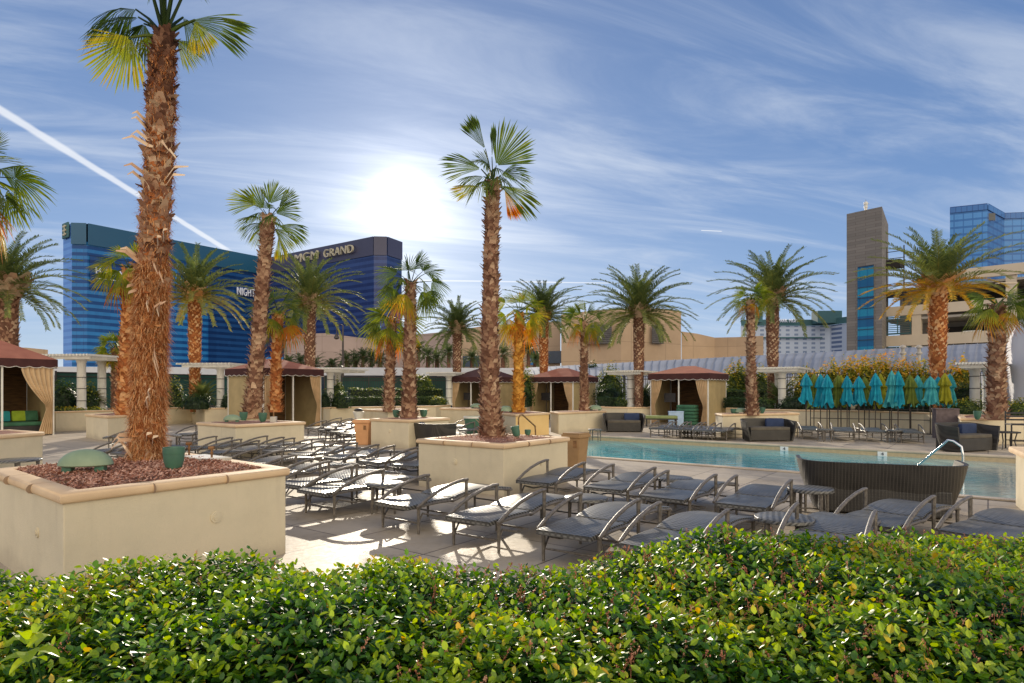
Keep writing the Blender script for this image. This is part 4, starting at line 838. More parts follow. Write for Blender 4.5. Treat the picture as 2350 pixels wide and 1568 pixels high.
# ------------------------------------------------------------------ palms
def path_pt(path, u):
    m = len(path)-1; f = u*m; i = min(int(f), m-1); return path[i].lerp(path[i+1], f-i)
def boots(mb, path, rad, n, size, u0=0., u1=1., out_=.5, rnd=random, tones=(.3, .9), jitter=.5, regular=False, curl=0):
    """old leaf bases: upward wedges wrapped round the trunk in a rising spiral"""
    for i in range(n):
        u = u0+(u1-u0)*(i+.5)/n; p = path_pt(path, u); r_ = rad(u); a = i*2.39996+(0 if regular else rnd.uniform(-.3, .3)); d = Vector((math.cos(a), math.sin(a), 0)); s = Vector((-d.y, d.x, 0))
        k = size*(1+rnd.uniform(-jitter, jitter)); w_ = k*.42*rnd.uniform(.8, 1.2); o_ = out_*rnd.uniform(.5, 1.5); lean = rnd.uniform(-.5, .5)*jitter
        b = p+d*(r_*.93); up = Vector((0, 0, 1))
        p1 = b+up*k*.45+d*k*o_*.35+s*lean*k*.3; p2 = b+up*k*(.9-curl*rnd.random()*.8)+d*k*o_*1.1+s*lean*k*.8
        tn = rnd.uniform(*tones)
        mb.add([b-s*w_, b+s*w_, p1+s*w_*.8+d*.005, p1-s*w_*.8+d*.005, p2+s*w_*.32, p2-s*w_*.32, b-up*k*.1+d*.01, p1-d*k*.12],
               [(0, 1, 2, 3), (3, 2, 4, 5), (1, 0, 7), (7, 3, 5), (2, 7, 4), (7, 5, 4)], tn)
def hairs(mb, path, rad, n, L, u0, u1, rnd, tones=(.2, .8), wid=.004, out_=.5):
    for i in range(n):
        u = rnd.uniform(u0, u1); p = path_pt(path, u); a = rnd.uniform(0, 6.283); d = Vector((math.cos(a), math.sin(a), 0)); s = Vector((-d.y, d.x, 0)); r_ = rad(u)*rnd.uniform(.95, 1.06)
        l = L*rnd.uniform(.4, 1.3); q = p+d*r_; t1 = (d*rnd.uniform(.1, out_)+s*rnd.uniform(-.9, .9)+Vector((0, 0, rnd.uniform(-.9, .9)))).normalized(); t2 = (t1+Vector((0, 0, -.7))+d*.2+s*rnd.uniform(-.5, .5)).normalized()
        m1 = q+t1*l*.5; m2 = m1+t2*l*.5; w_ = Vector((0, 0, 1)).cross(t1); w_ = (w_.normalized() if w_.length > .1 else s)*wid*rnd.uniform(.6, 1.8)
        mb.add([q-w_, q+w_, m1+w_*.8, m1-w_*.8, m2], [(0, 1, 2, 3), (3, 2, 4)], rnd.uniform(*tones))
def trunk_core(mb, path, rad, n=14, m=24, tone=.25, rnd=random):
    vs = []
    for i in range(m+1):
        u = i/m; p = path_pt(path, u); r_ = rad(u)
        for k in range(n): a = 2*math.pi*k/n; rr = r_*(1+rnd.uniform(-.07, .05)); vs.append((p.x+rr*math.cos(a), p.y+rr*math.sin(a), p.z))
    mb.add(vs, [(i*n+k, i*n+(k+1) % n, (i+1)*n+(k+1) % n, (i+1)*n+k) for i in range(m) for k in range(n)], tone)
def fan(mb, o, hub, fwd, R_, tone, rnd, nseg=30, span=2.5, cup=.25, droop=.35, roll=0.0, pr=.012, nrm=None):
    """a fan palm leaf: petiole o->hub, blade opening round fwd, split tips that hang"""
    o, hub, fwd = Vector(o), Vector(hub), Vector(fwd).normalized(); mid = o.lerp(hub, .55)+Vector((0, 0, (hub-o).length*.05))
    mb.tube([o, mid, hub], [pr*1.7, pr*1.1, pr*.8], 4, tone*.7, cap=False)
    up = Vector(nrm) if nrm else Vector((0, 0, 1)); side = fwd.cross(up)
    side = side.normalized() if side.length > .08 else Vector((1, 0, 0)); side = Matrix.Rotation(roll, 3, fwd) @ side; nn = side.cross(fwd).normalized()
    dphi = 2*span/nseg; ts = (.05, .34, .54, .80, 1.0)
    for i in range(nseg):
        ph = -span+dphi*(i+.5); Ls = R_*(1-.18*(abs(ph)/span)**2)*rnd.uniform(.92, 1.06); rd = fwd*math.cos(ph)+side*math.sin(ph); cr = nn.cross(rd).normalized(); c0 = rnd.uniform(-.04, .04)
        pts = []
        dr = droop*rnd.uniform(.6, 1.5)
        for t_ in ts:
            p = hub+rd*Ls*t_-nn*(cup*abs(math.sin(min(abs(ph), 1.57)))*Ls*t_)+cr*c0*Ls*t_*t_; p = p-Vector((0, 0, 1))*(dr*Ls*max(0, t_-.3)**2*1.9); pts.append(p)
        ws = [Ls*ts[0]*dphi*.5, Ls*ts[1]*dphi*.5, Ls*ts[2]*dphi*.40, Ls*.020*rnd.uniform(.6, 1.1), 0]
        vs = []
        for k in range(4): ridge = nn*(ws[k]*.35); vs += [pts[k]-cr*ws[k]-ridge, pts[k]+ridge, pts[k]+cr*ws[k]-ridge]
        vs.append(pts[4]); f0 = []
        for k in range(3): f0 += [(k*3, k*3+1, k*3+4, k*3+3), (k*3+1, k*3+2, k*3+5, k*3+4)]
        mb.add(vs, f0[:4], tone+rnd.uniform(-.07, .07)); n0 = len(mb.v)-13
        tp_ = tone+rnd.uniform(.0, .14)
        for f in f0[4:]+[(9, 10, 12), (10, 11, 12)]: mb.f.append([q+n0 for q in f]); mb.t.append(tp_)
def fan_crown(top, rnd, n, pet, Rr, nseg, tone0=.25, lo=-55, hi=82, dry=.25, span=2.4):
    out_ = []
    for i in range(n):
        f = (i+.5)/n; el = R(hi+(lo-hi)*(f**.9)); az = i*2.39996+rnd.uniform(-.3, .3); d = Vector((math.cos(az)*math.cos(el), math.sin(az)*math.cos(el), math.sin(el)))
        L = pet*rnd.uniform(.75, 1.1); hub = top+d*L-Vector((0, 0, 1))*L*.12; fw = (d+Vector((0, 0, -.30-.35*f))).normalized()
        tone = tone0+.22*f+rnd.uniform(-.10, .14)+(dry+.1 if f > .84 and rnd.random() < .6 else 0)
        mb = MB(); fan(mb, top+d*.03, hub, fw, Rr*rnd.uniform(.8, 1.08), min(tone, .97), rnd, nseg, span*rnd.uniform(.42, .72), .35+.6*rnd.random(), .12+.34*f, rnd.uniform(-1.2, 1.2)); out_.append(mb)
    return out_
def merge(mbs):
    m = MB()
    for b in mbs:
        n = len(m.v); m.v += b.v; m.f += [[i+n for i in f] for f in b.f]; m.t += b.t
    return m
def fan_palm(label, pxs, Y, z0, r0, r1, n=18, pet=.5, Rr=.62, nseg=26, bark='bark', bsize=.16, nb=340, seed=1, separate=False, tone0=.25, Yt=None, hi=82, lo=-55, dry=.3, group='fan palms in the planters', hair=0, nameit='fan_palm', manual=None):
    rnd = random.Random(seed); m_ = len(pxs)
    r0 *= .92; r1 *= .90; P = [Vector((*atY(px, Y if Yt is None else Y+(Yt-Y)*i/(m_-1)), zat(py, Y) if i else z0)) for i, (px, py) in enumerate(pxs)]; base = P[0].copy(); path = [p-base for p in P]
    t = thing(nameit, label, 'palm tree', base, 0, group); rad = lambda u: (r0+(r1-r0)*min(1, u*1.25))*(1+.32*max(0, 1-u*9)**2)
    m = MB(); trunk_core(m, path, lambda u: rad(u)*.86, rnd=rnd); boots(m, path, lambda u: rad(u)*.88, int(nb*1.5), bsize*.82, 0, .99, .5, rnd, (.22, .82), .32, curl=.35)
    if hair: hairs(m, path, rad, hair, bsize*1.3, 0, 1, rnd)
    m.build('trunk', MAT[bark], t)
    top = path[-1]
    fr = fan_crown(top, rnd, int(n*1.35), pet, Rr, nseg, tone0, lo, hi, dry) if not manual else []
    Yc_ = Y if Yt is None else Yt
    for hx, hy, dY, d, R_, tn, sp_, cu, dr, roll, nr in (manual or []):
        R_ *= 1.12; b = MB(); fan(b, top-Vector((0, 0, .04)), Vector((*atY(hx, Yc_+dY), zat(hy, Yc_+dY)))-base, d, R_, tn, rnd, nseg, sp_, cu, dr, roll, .013, nr); fr.append(b)
    if separate:
        for b in fr: b.build('frond', MAT['fan_leaf'], t)
    else: merge(fr).build('crown', MAT['fan_leaf'], t)
    return t, top, rnd
# --- the big shaggy palm in the foreground
rnd = random.Random(11); Y1 = 7.35; cpx = [(338, 1090), (338, 1000), (343, 860), (347, 740), (350, 620), (358, 500), (365, 380), (370, 260), (373, 160), (377, 78)]
P = [Vector((*atY(x, Y1), zat(y, Y1))) for x, y in cpx]; P[0].z = .87; base = P[0].copy(); path = [p-base for p in P]; H1 = path[-1].z
t = thing('fan_palm', 'huge shaggy fan palm with peeling orange-brown trunk in the foreground planter', 'palm tree', base, 0, 'fan palms in the planters')
def rad1(u):
    ks = [(0, .262), (.04, .255), (.15, .252), (.25, .245), (.35, .235), (.5, .215), (.65, .20), (.8, .18), (.93, .145), (1, .11)]
    for (a, ra), (b, rb) in zip(ks, ks[1:]):
        if u <= b: return ra+(rb-ra)*(u-a)/(b-a)
    return .13
rad0 = rad1
rad1 = lambda u: rad0(u)*(.62+.13*u)
m = MB(); trunk_core(m, path, lambda u: rad1(u)*.90, 26, 60, .28, rnd); boots(m, path, lambda u: rad1(u)*.9, 420, .12, .0, .42, .26, rnd, (.1, .8), .6, curl=.9)
m.build('trunk', MAT['bark_orange'], t)
m = MB(); boots(m, path, lambda u: rad1(u)*.88, 480, .12, .40, .80, .40, rnd, (.15, 1.0), .55, curl=.5); boots(m, path, lambda u: rad1(u)*.86, 380, .10, .78, .995, .5, rnd, (.02, .5), .4, curl=.25); m_lb = m
m = MB(); hairs(m, path, lambda u: rad1(u)*.96, 24000, .14, 0, .46, rnd, (.15, 1.0), .0021, .42); hairs(m, path, rad1, 3000, .12, .46, .95, rnd, (.1, .7), .003, .5)
m.build('bark_fibre', MAT['bark_orange'], t)
m = m_lb                                            # long curled strips and broken stubs that stand off the trunk
for u, a_px, L, dz, dx in ((.62, 1, .20, .10, .30), (.63, -1, .14, .06, -.2), (.455, -1, .34, .12, -.22), (.40, -1, .30, -.2, -.10), (.36, 1, .10, -.12, .05), (.33, 1, .26, .24, .17), (.27, 1, .22, -.28, .10), (.44, 1, .2, -.15, .1), (.70, -1, .18, .03, -.22), (.74, -1, .13, .08, -.15), (.69, 1, .16, -.12, .18), (.03, -1, .26, .22, -.10), (.05, 1, .24, -.26, -.02), (.10, -1, .16, -.1, -.2), (.075, 1, .18, .12, .12), (.16, 1, .2, .16, .06), (.49, 1, .16, .12, .1)):
    for rep in range(2):
        p = path_pt(path, u+rep*.013); ang = math.atan2(-.8, a_px*.75)+rnd.uniform(-.4, .4); d = Vector((math.cos(ang), math.sin(ang), 0)); q = p+d*rad1(u)*1.05; e = q+Vector((dx, -.10, dz))*rnd.uniform(.7, 1.1); mid = q.lerp(e, .5)+Vector((0, -.05, .05)); w_ = Vector((0, .010, .021)); vs = []
        for f_, pt in ((1, q-Vector((dx, 0, dz))*.25), (1.1, q), (.9, mid), (.4, e)): vs += [pt-w_*f_, pt+w_*f_]
        m.add(vs, [(0, 1, 3, 2), (2, 3, 5, 4), (4, 5, 7, 6)], rnd.uniform(.65, 1.0))
m.build('leaf_bases', MAT['bark'], t)
topw = P[-1]
def wp(px, py, dY=0): return Vector((*atY(px, Y1+dY), zat(py, Y1+dY)))-base
FR = [  # hub px, hub py, depth, direction (x,y,z), radius, tone, span, cup, droop, roll, normal
 (300, 86, -.10, (-.66, -.10, -.74), .66, .60, 1.15, .15, .04, 0, (0.1, -1, .15)), (318, 40, .10, (-.97, .05, .08), .66, .12, .55, .5, .55, .2, (0, -.6, .8)), (312, 22, .25, (-.80, .2, .2), .62, .15, .6, .4, .7, .3, (0, -.5, .8)), (331, 55, .3, (-.6, .4, -.3), .45, .10, 1.0, .5, .7, 0, None),
 (432, 48, .0, (.98, -.05, -.06), .78, .28, .40, .35, .22, .2, (0, -1, .35)), (448, 46, -.05, (.30, -.1, -.95), .46, .58, .55, .15, .0, 0, (0, -1, .1)), (404, 92, .25, (.80, .3, -.46), .34, .45, .8, .4, .2, 0, (0, -1, .3)), (420, 40, .35, (.6, .6, -.2), .4, .15, 1.0, .6, .6, 0, None),
 (346, 84, .15, (-.5, .3, -.6), .26, .50, 1.0, .4, .2, 0, None), (352, -190, .1, (-.5, 0, .85), .75, .25, .9, .3, .15, 0, None), (380, -230, 0, (.1, .2, .97), .75, .22, .9, .3, .1, 0, None), (428, -170, .1, (.55, .1, .8), .75, .3, .9, .3, .15, 0, None), (318, -110, -.2, (-.85, -.3, .5), .62, .2, .9, .4, .2, 0, None), (470, -100, .3, (.9, .2, .45), .62, .22, .9, .4, .2, 0, None), (375, -120, -.45, (.1, -.9, .5), .6, .25, .9, .4, .2, 0, None), (375, -90, .5, (0, .95, .3), .65, .2, .9, .5, .3, 0, None)]
for hx, hy, dY, d, Rr, tn, sp_, cu, dr, roll, nr in FR:
    mb = MB(); fan(mb, path[-1]+Vector((0, 0, -.03)), wp(hx, hy, dY), d, Rr, tn, rnd, 34, sp_, cu, dr, roll, .016, nr); mb.build('frond', MAT['fan_leaf'], t)
# --- the rest of the fan palms
fan_palm('tall fan palm in the central planter, slim trunk against the sky', [(1130, 1008), (1124, 940), (1124, 760), (1128, 560), (1131, 418)], 12.1, .82, .26, .145, 10, .50, .60, 32, 'bark', .15, 620, 3, True, .20, manual=[
 (1114, 342, .1, (-.50, .1, .86), .70, .25, .34, .3, .05, 1.4, None), (1139, 380, -.05, (.62, -.2, .76), .82, .30, .85, .25, .05, .2, (.3, -1, .2)), (1104, 388, -.1, (-.95, -.1, .28), .74, .30, .62, .3, .12, .2, (0, -1, .3)),
 (1103, 428, .0, (-1, -.1, -.10), .55, .58, .5, .3, .1, .2, (0, -1, .4)), (1148, 426, -.05, (.86, -.1, -.44), .76, .42, .42, .4, .2, .3, (0, -1, .5)), (1158, 436, .1, (.42, .1, -.9), .58, .86, .34, .3, .0, .2, (0, -1, .2)),
 (1118, 375, .3, (-.5, .6, .55), .45, .35, .8, .4, .3, 0, None), (1140, 408, -.3, (.4, -.8, -.1), .42, .30, 1.2, .5, .6, 0, None), (1112, 415, -.25, (-.5, -.7, -.35), .42, .35, 1.2, .5, .5, 0, None), (1136, 385, .45, (.2, .9, .3), .5, .2, 1.1, .5, .3, 0, None), (1129, 360, 0, (.05, 0, 1), .5, .2, .12, .1, 0, 0, None), (1126, 392, .2, (-.2, .3, .9), .55, .25, .8, .4, .2, .5, None), (1150, 402, .2, (.9, .2, .3), .6, .3, .6, .4, .3, .2, (0, -1, .3)), (1110, 405, .25, (-.9, .3, .1), .5, .35, .7, .5, .4, .3, None)])
fan_palm('leaning fan palm whose trunk tilts right, left of the bright patch of sky', [(578, 975), (584, 900), (596, 740), (608, 600), (617, 512)], 20.6, .82, .33, .20, 16, .72, .80, 26, 'bark', .24, 420, 4, True, .28, Yt=20.0, manual=[
 (588, 470, 0, (-.88, -.1, .42), .88, .45, .85, .3, .1, .1, (.1, -1, .2)), (619, 468, .1, (.22, .1, .95), .80, .30, .85, .3, .08, .1, (0, -1, .2)), (640, 475, -.1, (.72, -.1, .66), .72, .28, .5, .3, .1, .3, (0, -1, .2)), (640, 518, -.1, (.96, -.1, -.20), .92, .30, .5, .4, .25, .2, (0, -1, .4)),
 (640, 540, .1, (.05, 0, -1), .80, .62, .36, .3, 0, .2, (0, -1, .1)), (598, 512, -.2, (-.9, -.2, -.2), .62, .30, .6, .5, .35, .2, (0, -1, .4)), (612, 500, .6, (-.1, .9, .2), .8, .25, 1.1, .5, .3, 0, None), (625, 498, -.6, (.3, -.9, .1), .6, .3, 1.1, .6, .6, 0, None), (600, 488, .6, (-.6, .7, .2), .7, .3, 1., .5, .4, 0, None), (604, 480, -.2, (-.45, -.2, .85), .8, .35, .7, .35, .1, .3, (0, -1, .2)), (632, 490, .2, (.8, .1, .4), .8, .28, .7, .35, .15, .2, (0, -1, .3)), (596, 500, .1, (-.95, 0, .05), .75, .32, .7, .4, .3, .2, (0, -1, .5)), (630, 525, .2, (.75, .1, -.55), .75, .4, .6, .4, .2, .2, (0, -1, .3)), (603, 522, .1, (-.7, .1, -.6), .6, .45, .6, .4, .2, .2, (0, -1, .3)), (617, 480, -.4, (.1, -.8, .4), .6, .3, .9, .5, .4, 0, None)])
fan_palm('fan palm behind the peach bin, a thin trunk with dark hanging leaves', [(938, 962), (940, 860), (941, 740), (943, 652)], 20.2, .82, .27, .17, 14, .68, .72, 24, 'bark', .22, 330, 5, False, .18, hi=80, lo=-45)
fan_palm('fan palm half behind the shaggy foreground palm, yellow-green leaves', [(287, 960), (288, 860), (293, 740), (297, 618)], 22.6, .82, .30, .22, 14, .7, .78, 24, 'bark_orange', .24, 330, 6, False, .40, hi=70, lo=-45, dry=.1)
fan_palm('short fan palm just left of the one behind the peach bin', [(892, 948), (895, 860), (900, 742)], 27.6, .8, .26, .22, 16, .8, .95, 22, 'bark', .24, 220, 7, False, .34, hi=75, lo=-40)
fan_palm('fan palm between the leaning palm and the second cabana', [(633, 952), (634, 840), (639, 722)], 27.0, .8, .27, .22, 15, .75, .85, 22, 'bark_orange', .25, 220, 8, False, .32, hi=78, lo=-45)
fan_palm('golden fan palm glowing orange beside the central palm', [(1190, 955), (1190, 860), (1192, 722)], 25.2, .8, .25, .2, 13, .7, .72, 22, 'bark_golden_light', .24, 220, 9, False, .48, hi=82, lo=-45, dry=.2)
fan_palm('slim fan palm in front of the small russet cabana', [(1341, 950), (1340, 860), (1341, 742)], 27.4, .8, .22, .17, 13, .62, .7, 22, 'bark', .2, 240, 10, False, .36, hi=82, lo=-35)
fan_palm('slim fan palm left of the umbrellas, half in front of a taller date palm', [(1726, 955), (1724, 860), (1722, 690)], 23.6, .8, .24, .15, 12, .45, .52, 20, 'bark', .2, 300, 12, False, .36, hi=70, lo=-20)
fan_palm('fan palm at the far right with a short dark trunk', [(2288, 968), (2287, 850), (2290, 702)], 19.6, .82, .30, .24, 14, .55, .62, 22, 'bark', .22, 330, 13, False, .28, hi=60, lo=-30)
fan_palm('fan palm at the left edge showing only its leaf tips', [(-62, 1010), (-60, 760), (-52, 412)], 13.6, .82, .27, .18, 17, .65, .8, 28, 'bark', .2, 300, 14, False, .33, hi=70)
fan_palm('small bushy fan palm behind the shaggy palm, low leaves', [(264, 912), (263, 850), (263, 800)], 31, .8, .2, .16, 20, .55, .6, 18, 'bark', .2, 90, 15, False, .4, hi=80, lo=-40)

def feather(mb, o, az, el, L, rnd, tone, arch=1.1, nl=34, lw=.028, ll=.42, vee=.5):
    d = Vector((math.cos(az), math.sin(az), 0)); side = Vector((-d.y, d.x, 0)); pts = []; p = Vector(o); e = el; st = L/12; tw = rnd.uniform(-.25, .25)
    for i in range(13): pts.append(p.copy()); p = p+(d*math.cos(e)+Vector((0, 0, 1))*math.sin(e)+side*tw*.15)*st; e -= arch/12*(.5+i/10)
    mb.tube(pts[::2]+[pts[-1]], [.03, .022, .016, .012, .009, .006, .004, .003], 4, min(tone+.25, .9), cap=False)
    for i in range(nl):
        u = .10+.90*(i+.5)/nl; f = u*12; k = min(int(f), 11); q = pts[k].lerp(pts[k+1], f-k); tg = (pts[k+1]-pts[k]).normalized(); up = side.cross(tg).normalized(); up = up if up.z > 0 else -up
        l = ll*(math.sin(min(u*1.15+.18, 1)*math.pi*.93)**.55)*rnd.uniform(.85, 1.1)
        for s_ in (-1, 1):
            dr = (side*s_*rnd.uniform(.62, .85)+tg*rnd.uniform(.5, .8)+up*vee*rnd.uniform(.3, 1.1)).normalized(); tip = q+dr*l-Vector((0, 0, 1))*l*.14; w_ = tg*lw*.5; mid = q.lerp(tip, .5)+Vector((0, 0, l*.03))
            mb.add([q-w_*.5, q+w_*.5, mid+w_, mid-w_, tip], [(0, 1, 2, 3), (3, 2, 4)], tone+rnd.uniform(-.1, .12))
def date_palm(label, px, Y, top_py, base_z, r_, n=60, L=2.5, bark='bark', seed=1, tone=.35, lo=-22, nl=54, wid=None, yellow=0.0, base_py=None, lw=.055):
    rnd = random.Random(seed); x, y = atY(px, Y); zt = zat(top_py, Y)-base_z; path = [Vector((0, 0, 0)), Vector((0, 0, zt*.5)), Vector((0, 0, zt))]
    t = thing('date_palm', label, 'palm tree', (x, y, base_z), 0, 'feathery date palms beyond the walls'); rad = lambda u: r_*(1+.22*u if u > .45 else .80+.42*u)
    m = MB(); trunk_core(m, path, lambda u: rad(u)*.9, 16, 24, .2, rnd); boots(m, path, lambda u: rad(u)*.88, 420, r_*.62, 0, 1, .38, rnd, (.3, .95), .22, regular=True); boots(m, path, rad, 60, r_*1.5, .96, 1.04, .7, rnd, (.6, 1.0), .3); m.build('trunk', MAT[bark], t)
    m = MB()
    for i in range(n):
        f = (i+.5)/n; el = R(86+(lo-86)*f**1.05); az = i*2.39996+rnd.uniform(-.2, .2); tn = tone-.08+.22*f+rnd.uniform(-.08, .1)+(yellow if f > .72 else 0)
        feather(m, (0, 0, zt+.05), az, el, L*rnd.uniform(.85, 1.08)*(.78+.22*math.sin(f*math.pi)), rnd, tn, .85+.35*rnd.random(), nl, lw, .46)
    m.build('crown', MAT['date_leaf'], t)
date_palm('date palm with a thick trunk behind the left cabana', 17, 28, 668, 0, .38, 60, 3.5, seed=21)
date_palm('date palm left of the hotel sign, behind the big cycad', 447, 33, 682, .6, .30, 60, 3.5, seed=22, tone=.45, yellow=.1, bark='bark_orange')
date_palm('greyish date palm in front of the hotel, right of the leaning palm', 711, 35, 698, .6, .29, 60, 3.7, seed=23, tone=.45)
date_palm('small date palm low against the pale sky left of the central palm', 1049, 43, 760, .3, .28, 54, 3.0, seed=24, tone=.3)
date_palm('dark date palm just right of the golden palm', 1248, 40, 728, .3, .27, 54, 3.2, seed=25, tone=.25, bark='bark_orange')
date_palm('wide date palm in front of the tan block building', 1466, 34, 722, .4, .27, 68, 3.6, seed=26, tone=.35)
date_palm('tall date palm left of the stone tower, beside a slim fan palm', 1773, 34, 690, .5, .30, 68, 3.7, seed=27, tone=.38)
date_palm('largest date palm at the right with yellowing lower fronds, before the car park', 2152, 28, 668, .5, .33, 60, 3.7, seed=28, lo=-8, tone=.45, yellow=.38, bark='bark_orange')

# --- low poly palms far off along the mauve wall
fr_i = 0
def far_palm(px, Y, top_py, z0=-.6, s=1.0, seed=0):
    rnd = random.Random(seed); x, y = atY(px, Y); zt = zat(top_py, Y)-z0-1.4*s
    t = thing('distant_palm', '', 'palm tree', (x, y, z0), 0, 'dark palms in front of the mauve wall'); m = MB(); m.tube([(0, 0, 0), (0, 0, zt)], [.28*s, .22*s], 7, .2, cap=False); m.build('trunk', MAT['bark'], t)
    m = MB()
    for i in range(26):
        f = (i+.5)/26; el = R(80-110*f); az = i*2.4; feather(m, (0, 0, zt), az, el, 2.0*s*rnd.uniform(.8, 1.1), rnd, .08+.2*rnd.random(), 1.3, 14, .13, .55)
    m.build('crown', MAT['date_leaf'], t); return t
FP = [(662, 95, 812), (690, 90, 806), (722, 92, 810), (762, 96, 818), (795, 92, 803), (815, 95, 800), (833, 93, 797), (852, 96, 797), (872, 92, 799), (960, 85, 778), (982, 88, 790), (1003, 90, 795), (1030, 86, 786), (1083, 92, 796), (1155, 84, 782), (1213, 84, 780), (1228, 90, 800)]
FL = ['leftmost of the dark far palms before the mauve wall', 'second dark far palm from the left before the mauve wall', 'third dark far palm from the left, right of the greyish date palm trunk', 'low dark far palm standing a little apart under the street lamp', 'dark far palm at the left of the dense clump of five', 'second palm of the dense dark far clump', 'middle palm of the dense dark far clump', 'fourth palm of the dense dark far clump', 'rightmost palm of the dense dark far clump',
      'tall dark far palm right of the thin trunked fan palm', 'dark far palm second right of the thin trunked fan palm', 'dark far palm third right of the thin trunked fan palm', 'dark far palm left of the small date palm trunk', 'dark far palm between the small date palm and the central trunk', 'tall dark far palm between the central trunk and the golden palm', 'tall dark far palm right of the golden palm', 'shorter dark far palm by the blue shop front']
for i, ((px_, Y, py_), lab) in enumerate(zip(FP, FL)):
    q = far_palm(px_, Y, py_, seed=40+i, s=1.05+.15*((i*7) % 3)); q['label'] = lab

# ------------------------------------------------------------------ shrubs and hedges
def leaf_cloud(n, sampler, size, rnd, tone=(.1, .8)):
    V = []; Fc = []; T = []
    m = MB()
    for i in range(n):
        p, d, tn = sampler(); d = (d+Vector((rnd.uniform(-.7, .7), rnd.uniform(-.7, .7), rnd.uniform(-.4, .8)))).normalized(); s = d.orthogonal().normalized(); s = Matrix.Rotation(rnd.uniform(0, 6.28), 3, d) @ s; t2 = d.cross(s)
        k = size*rnd.uniform(.6, 1.3)
        m.add([p-s*k*.5, p+t2*k*.28, p+s*k*.6, p-t2*k*.28], [(0, 1, 2, 3)], tone[0]+(tone[1]-tone[0])*min(max(tn+rnd.uniform(-.25, .25), 0), 1))
    return m
def bush(label, px, Y, z0, rx, ry, h, n=900, size=.09, tone=(.1, .8), seed=0, group='clipped shrubs in the beds', name='shrub', core=.72):
    rnd = random.Random(seed*13+5); x, y = atY(px, Y); t = thing(name, label, 'shrub', (x, y, z0), 0, group)
    lump = [(rnd.uniform(0, 6.28), rnd.uniform(.2, 1), rnd.uniform(.75, 1.15)) for _ in range(9)]
    def smp():
        a = rnd.uniform(0, 6.283); v = rnd.random()**.7; el = math.asin(min(v, 1)); k = rnd.uniform(.82, 1.06); lu = 1+.10*math.sin(3*a+seed)+.08*math.sin(5*a+el*4+seed*2)
        d = Vector((math.cos(a)*math.cos(el), math.sin(a)*math.cos(el), math.sin(el)))
        return Vector((d.x*rx*k*lu, d.y*ry*k*lu, d.z*h*k*lu)), d, (.25+.75*d.z)*rnd.uniform(.5, 1.1)*(.4+.6*(k > .95))
    leaf_cloud(n, smp, size, rnd, tone).build('foliage', MAT['shrub_leaf'], t)
    m = MB(); m.lathe([(rx*core, 0), (rx*core*1.02, h*.3), (rx*core*.8, h*.6), (rx*core*.35, h*core*1.1), (0, h*core*1.15)], n=12, tone=max(.02, tone[0]-.1))
    m.v = [(vx, vy*ry/rx, vz) for vx, vy, vz in m.v]; m.build('filler_core', MAT['shrub_leaf'], t)
def hedge_row(label, p0, p1, z0, h, dp, n, size=.09, tone=(.05, .6), seed=0, group='clipped hedges in the beds'):
    rnd = random.Random(seed*17+3); A, B = Vector(atY(*p0)), Vector(atY(*p1)); L = (B-A).length; e = (B-A)/L; nn = Vector((-e.y, e.x)); nn = nn if nn.y < 0 else -nn
    t = thing('hedge', label, 'hedge', (A.x, A.y, z0), 0, group)
    def smp():
        u = rnd.random()*L; r_ = rnd.random()
        if r_ < .55: q = e*u+nn*dp*.5; z = rnd.random()*h; d = Vector((nn.x, nn.y, .3)); tn = z/h*.8
        else: q = e*u+nn*dp*rnd.uniform(-.5, .5); z = h*rnd.uniform(.93, 1.05)+.04*math.sin(u*5); d = Vector((0, 0, 1)); tn = 1
        return Vector((q.x, q.y, z)), d, tn
    leaf_cloud(n, smp, size, rnd, tone).build('foliage', MAT['shrub_leaf'], t)
    m = MB(); c = e*L/2; m.box((c.x, c.y, h*.46), (L-.05, dp*.86, h*.92), math.atan2(e.y, e.x), .02); m.build('filler_core', MAT['shrub_leaf'], t)
bush('round clipped dark bush left of the trellis column above the left wall', 148, 29, .78, .75, .7, 1.35, 1500, .1, (.05, .55), 1); bush('yellow-green shrub right of the first trellis column', 207, 29.5, .78, .35, .4, 1.25, 700, .1, (.2, .85), 2)
bush('low yellow flowering shrub on the left wall', 158, 28.3, .78, .9, .4, .22, 500, .08, (.5, 1.), 3); bush('low flowering shrub at the right end of the left wall', 216, 29, .78, .45, .4, .2, 350, .08, (.5, .9), 4)
bush('yellow-green shrub behind the shaggy palm, left of the big cycad', 402, 34, .78, .5, .5, 1.5, 900, .1, (.3, .85), 5)
bush('clipped dark dome bush under the big cycad', 452, 31.6, .78, .85, .6, .75, 1400, .08, (.05, .5), 6); bush('clipped dark ball bush right of the trellis column by the second cabana', 526, 32.3, .78, .45, .45, .78, 900, .08, (.05, .45), 7)
bush('clipped ball bush left of the column right of the second cabana', 745, 33.2, .78, .42, .4, .9, 900, .08, (.1, .5), 8); bush('large clipped ball bush right of the second cabana', 781, 33.5, .78, .62, .55, .95, 1300, .08, (.15, .7), 9)
bush('yellow-green shrub behind the large clipped ball', 772, 35.5, .78, .6, .5, 1.5, 900, .1, (.3, .8), 10); hedge_row('long low clipped hedge behind the peach bin, two tiers', (800, 37), (1012, 40), .78, .55, .8, 2600, .09, (.1, .55), 11); hedge_row('upper tier hedge behind the peach bin', (800, 39), (1012, 42), .78, 1.05, .8, 2200, .09, (.15, .7), 12)
bush('pale yellow-green tree-like shrub before the iron fence', 965, 43, 1.6, .9, .6, 1.1, 1100, .13, (.4, .85), 13); bush('low yellow-green dome shrub left of the shadowed cabana', 1006, 38.2, .78, .65, .5, .55, 900, .09, (.35, .85), 14)
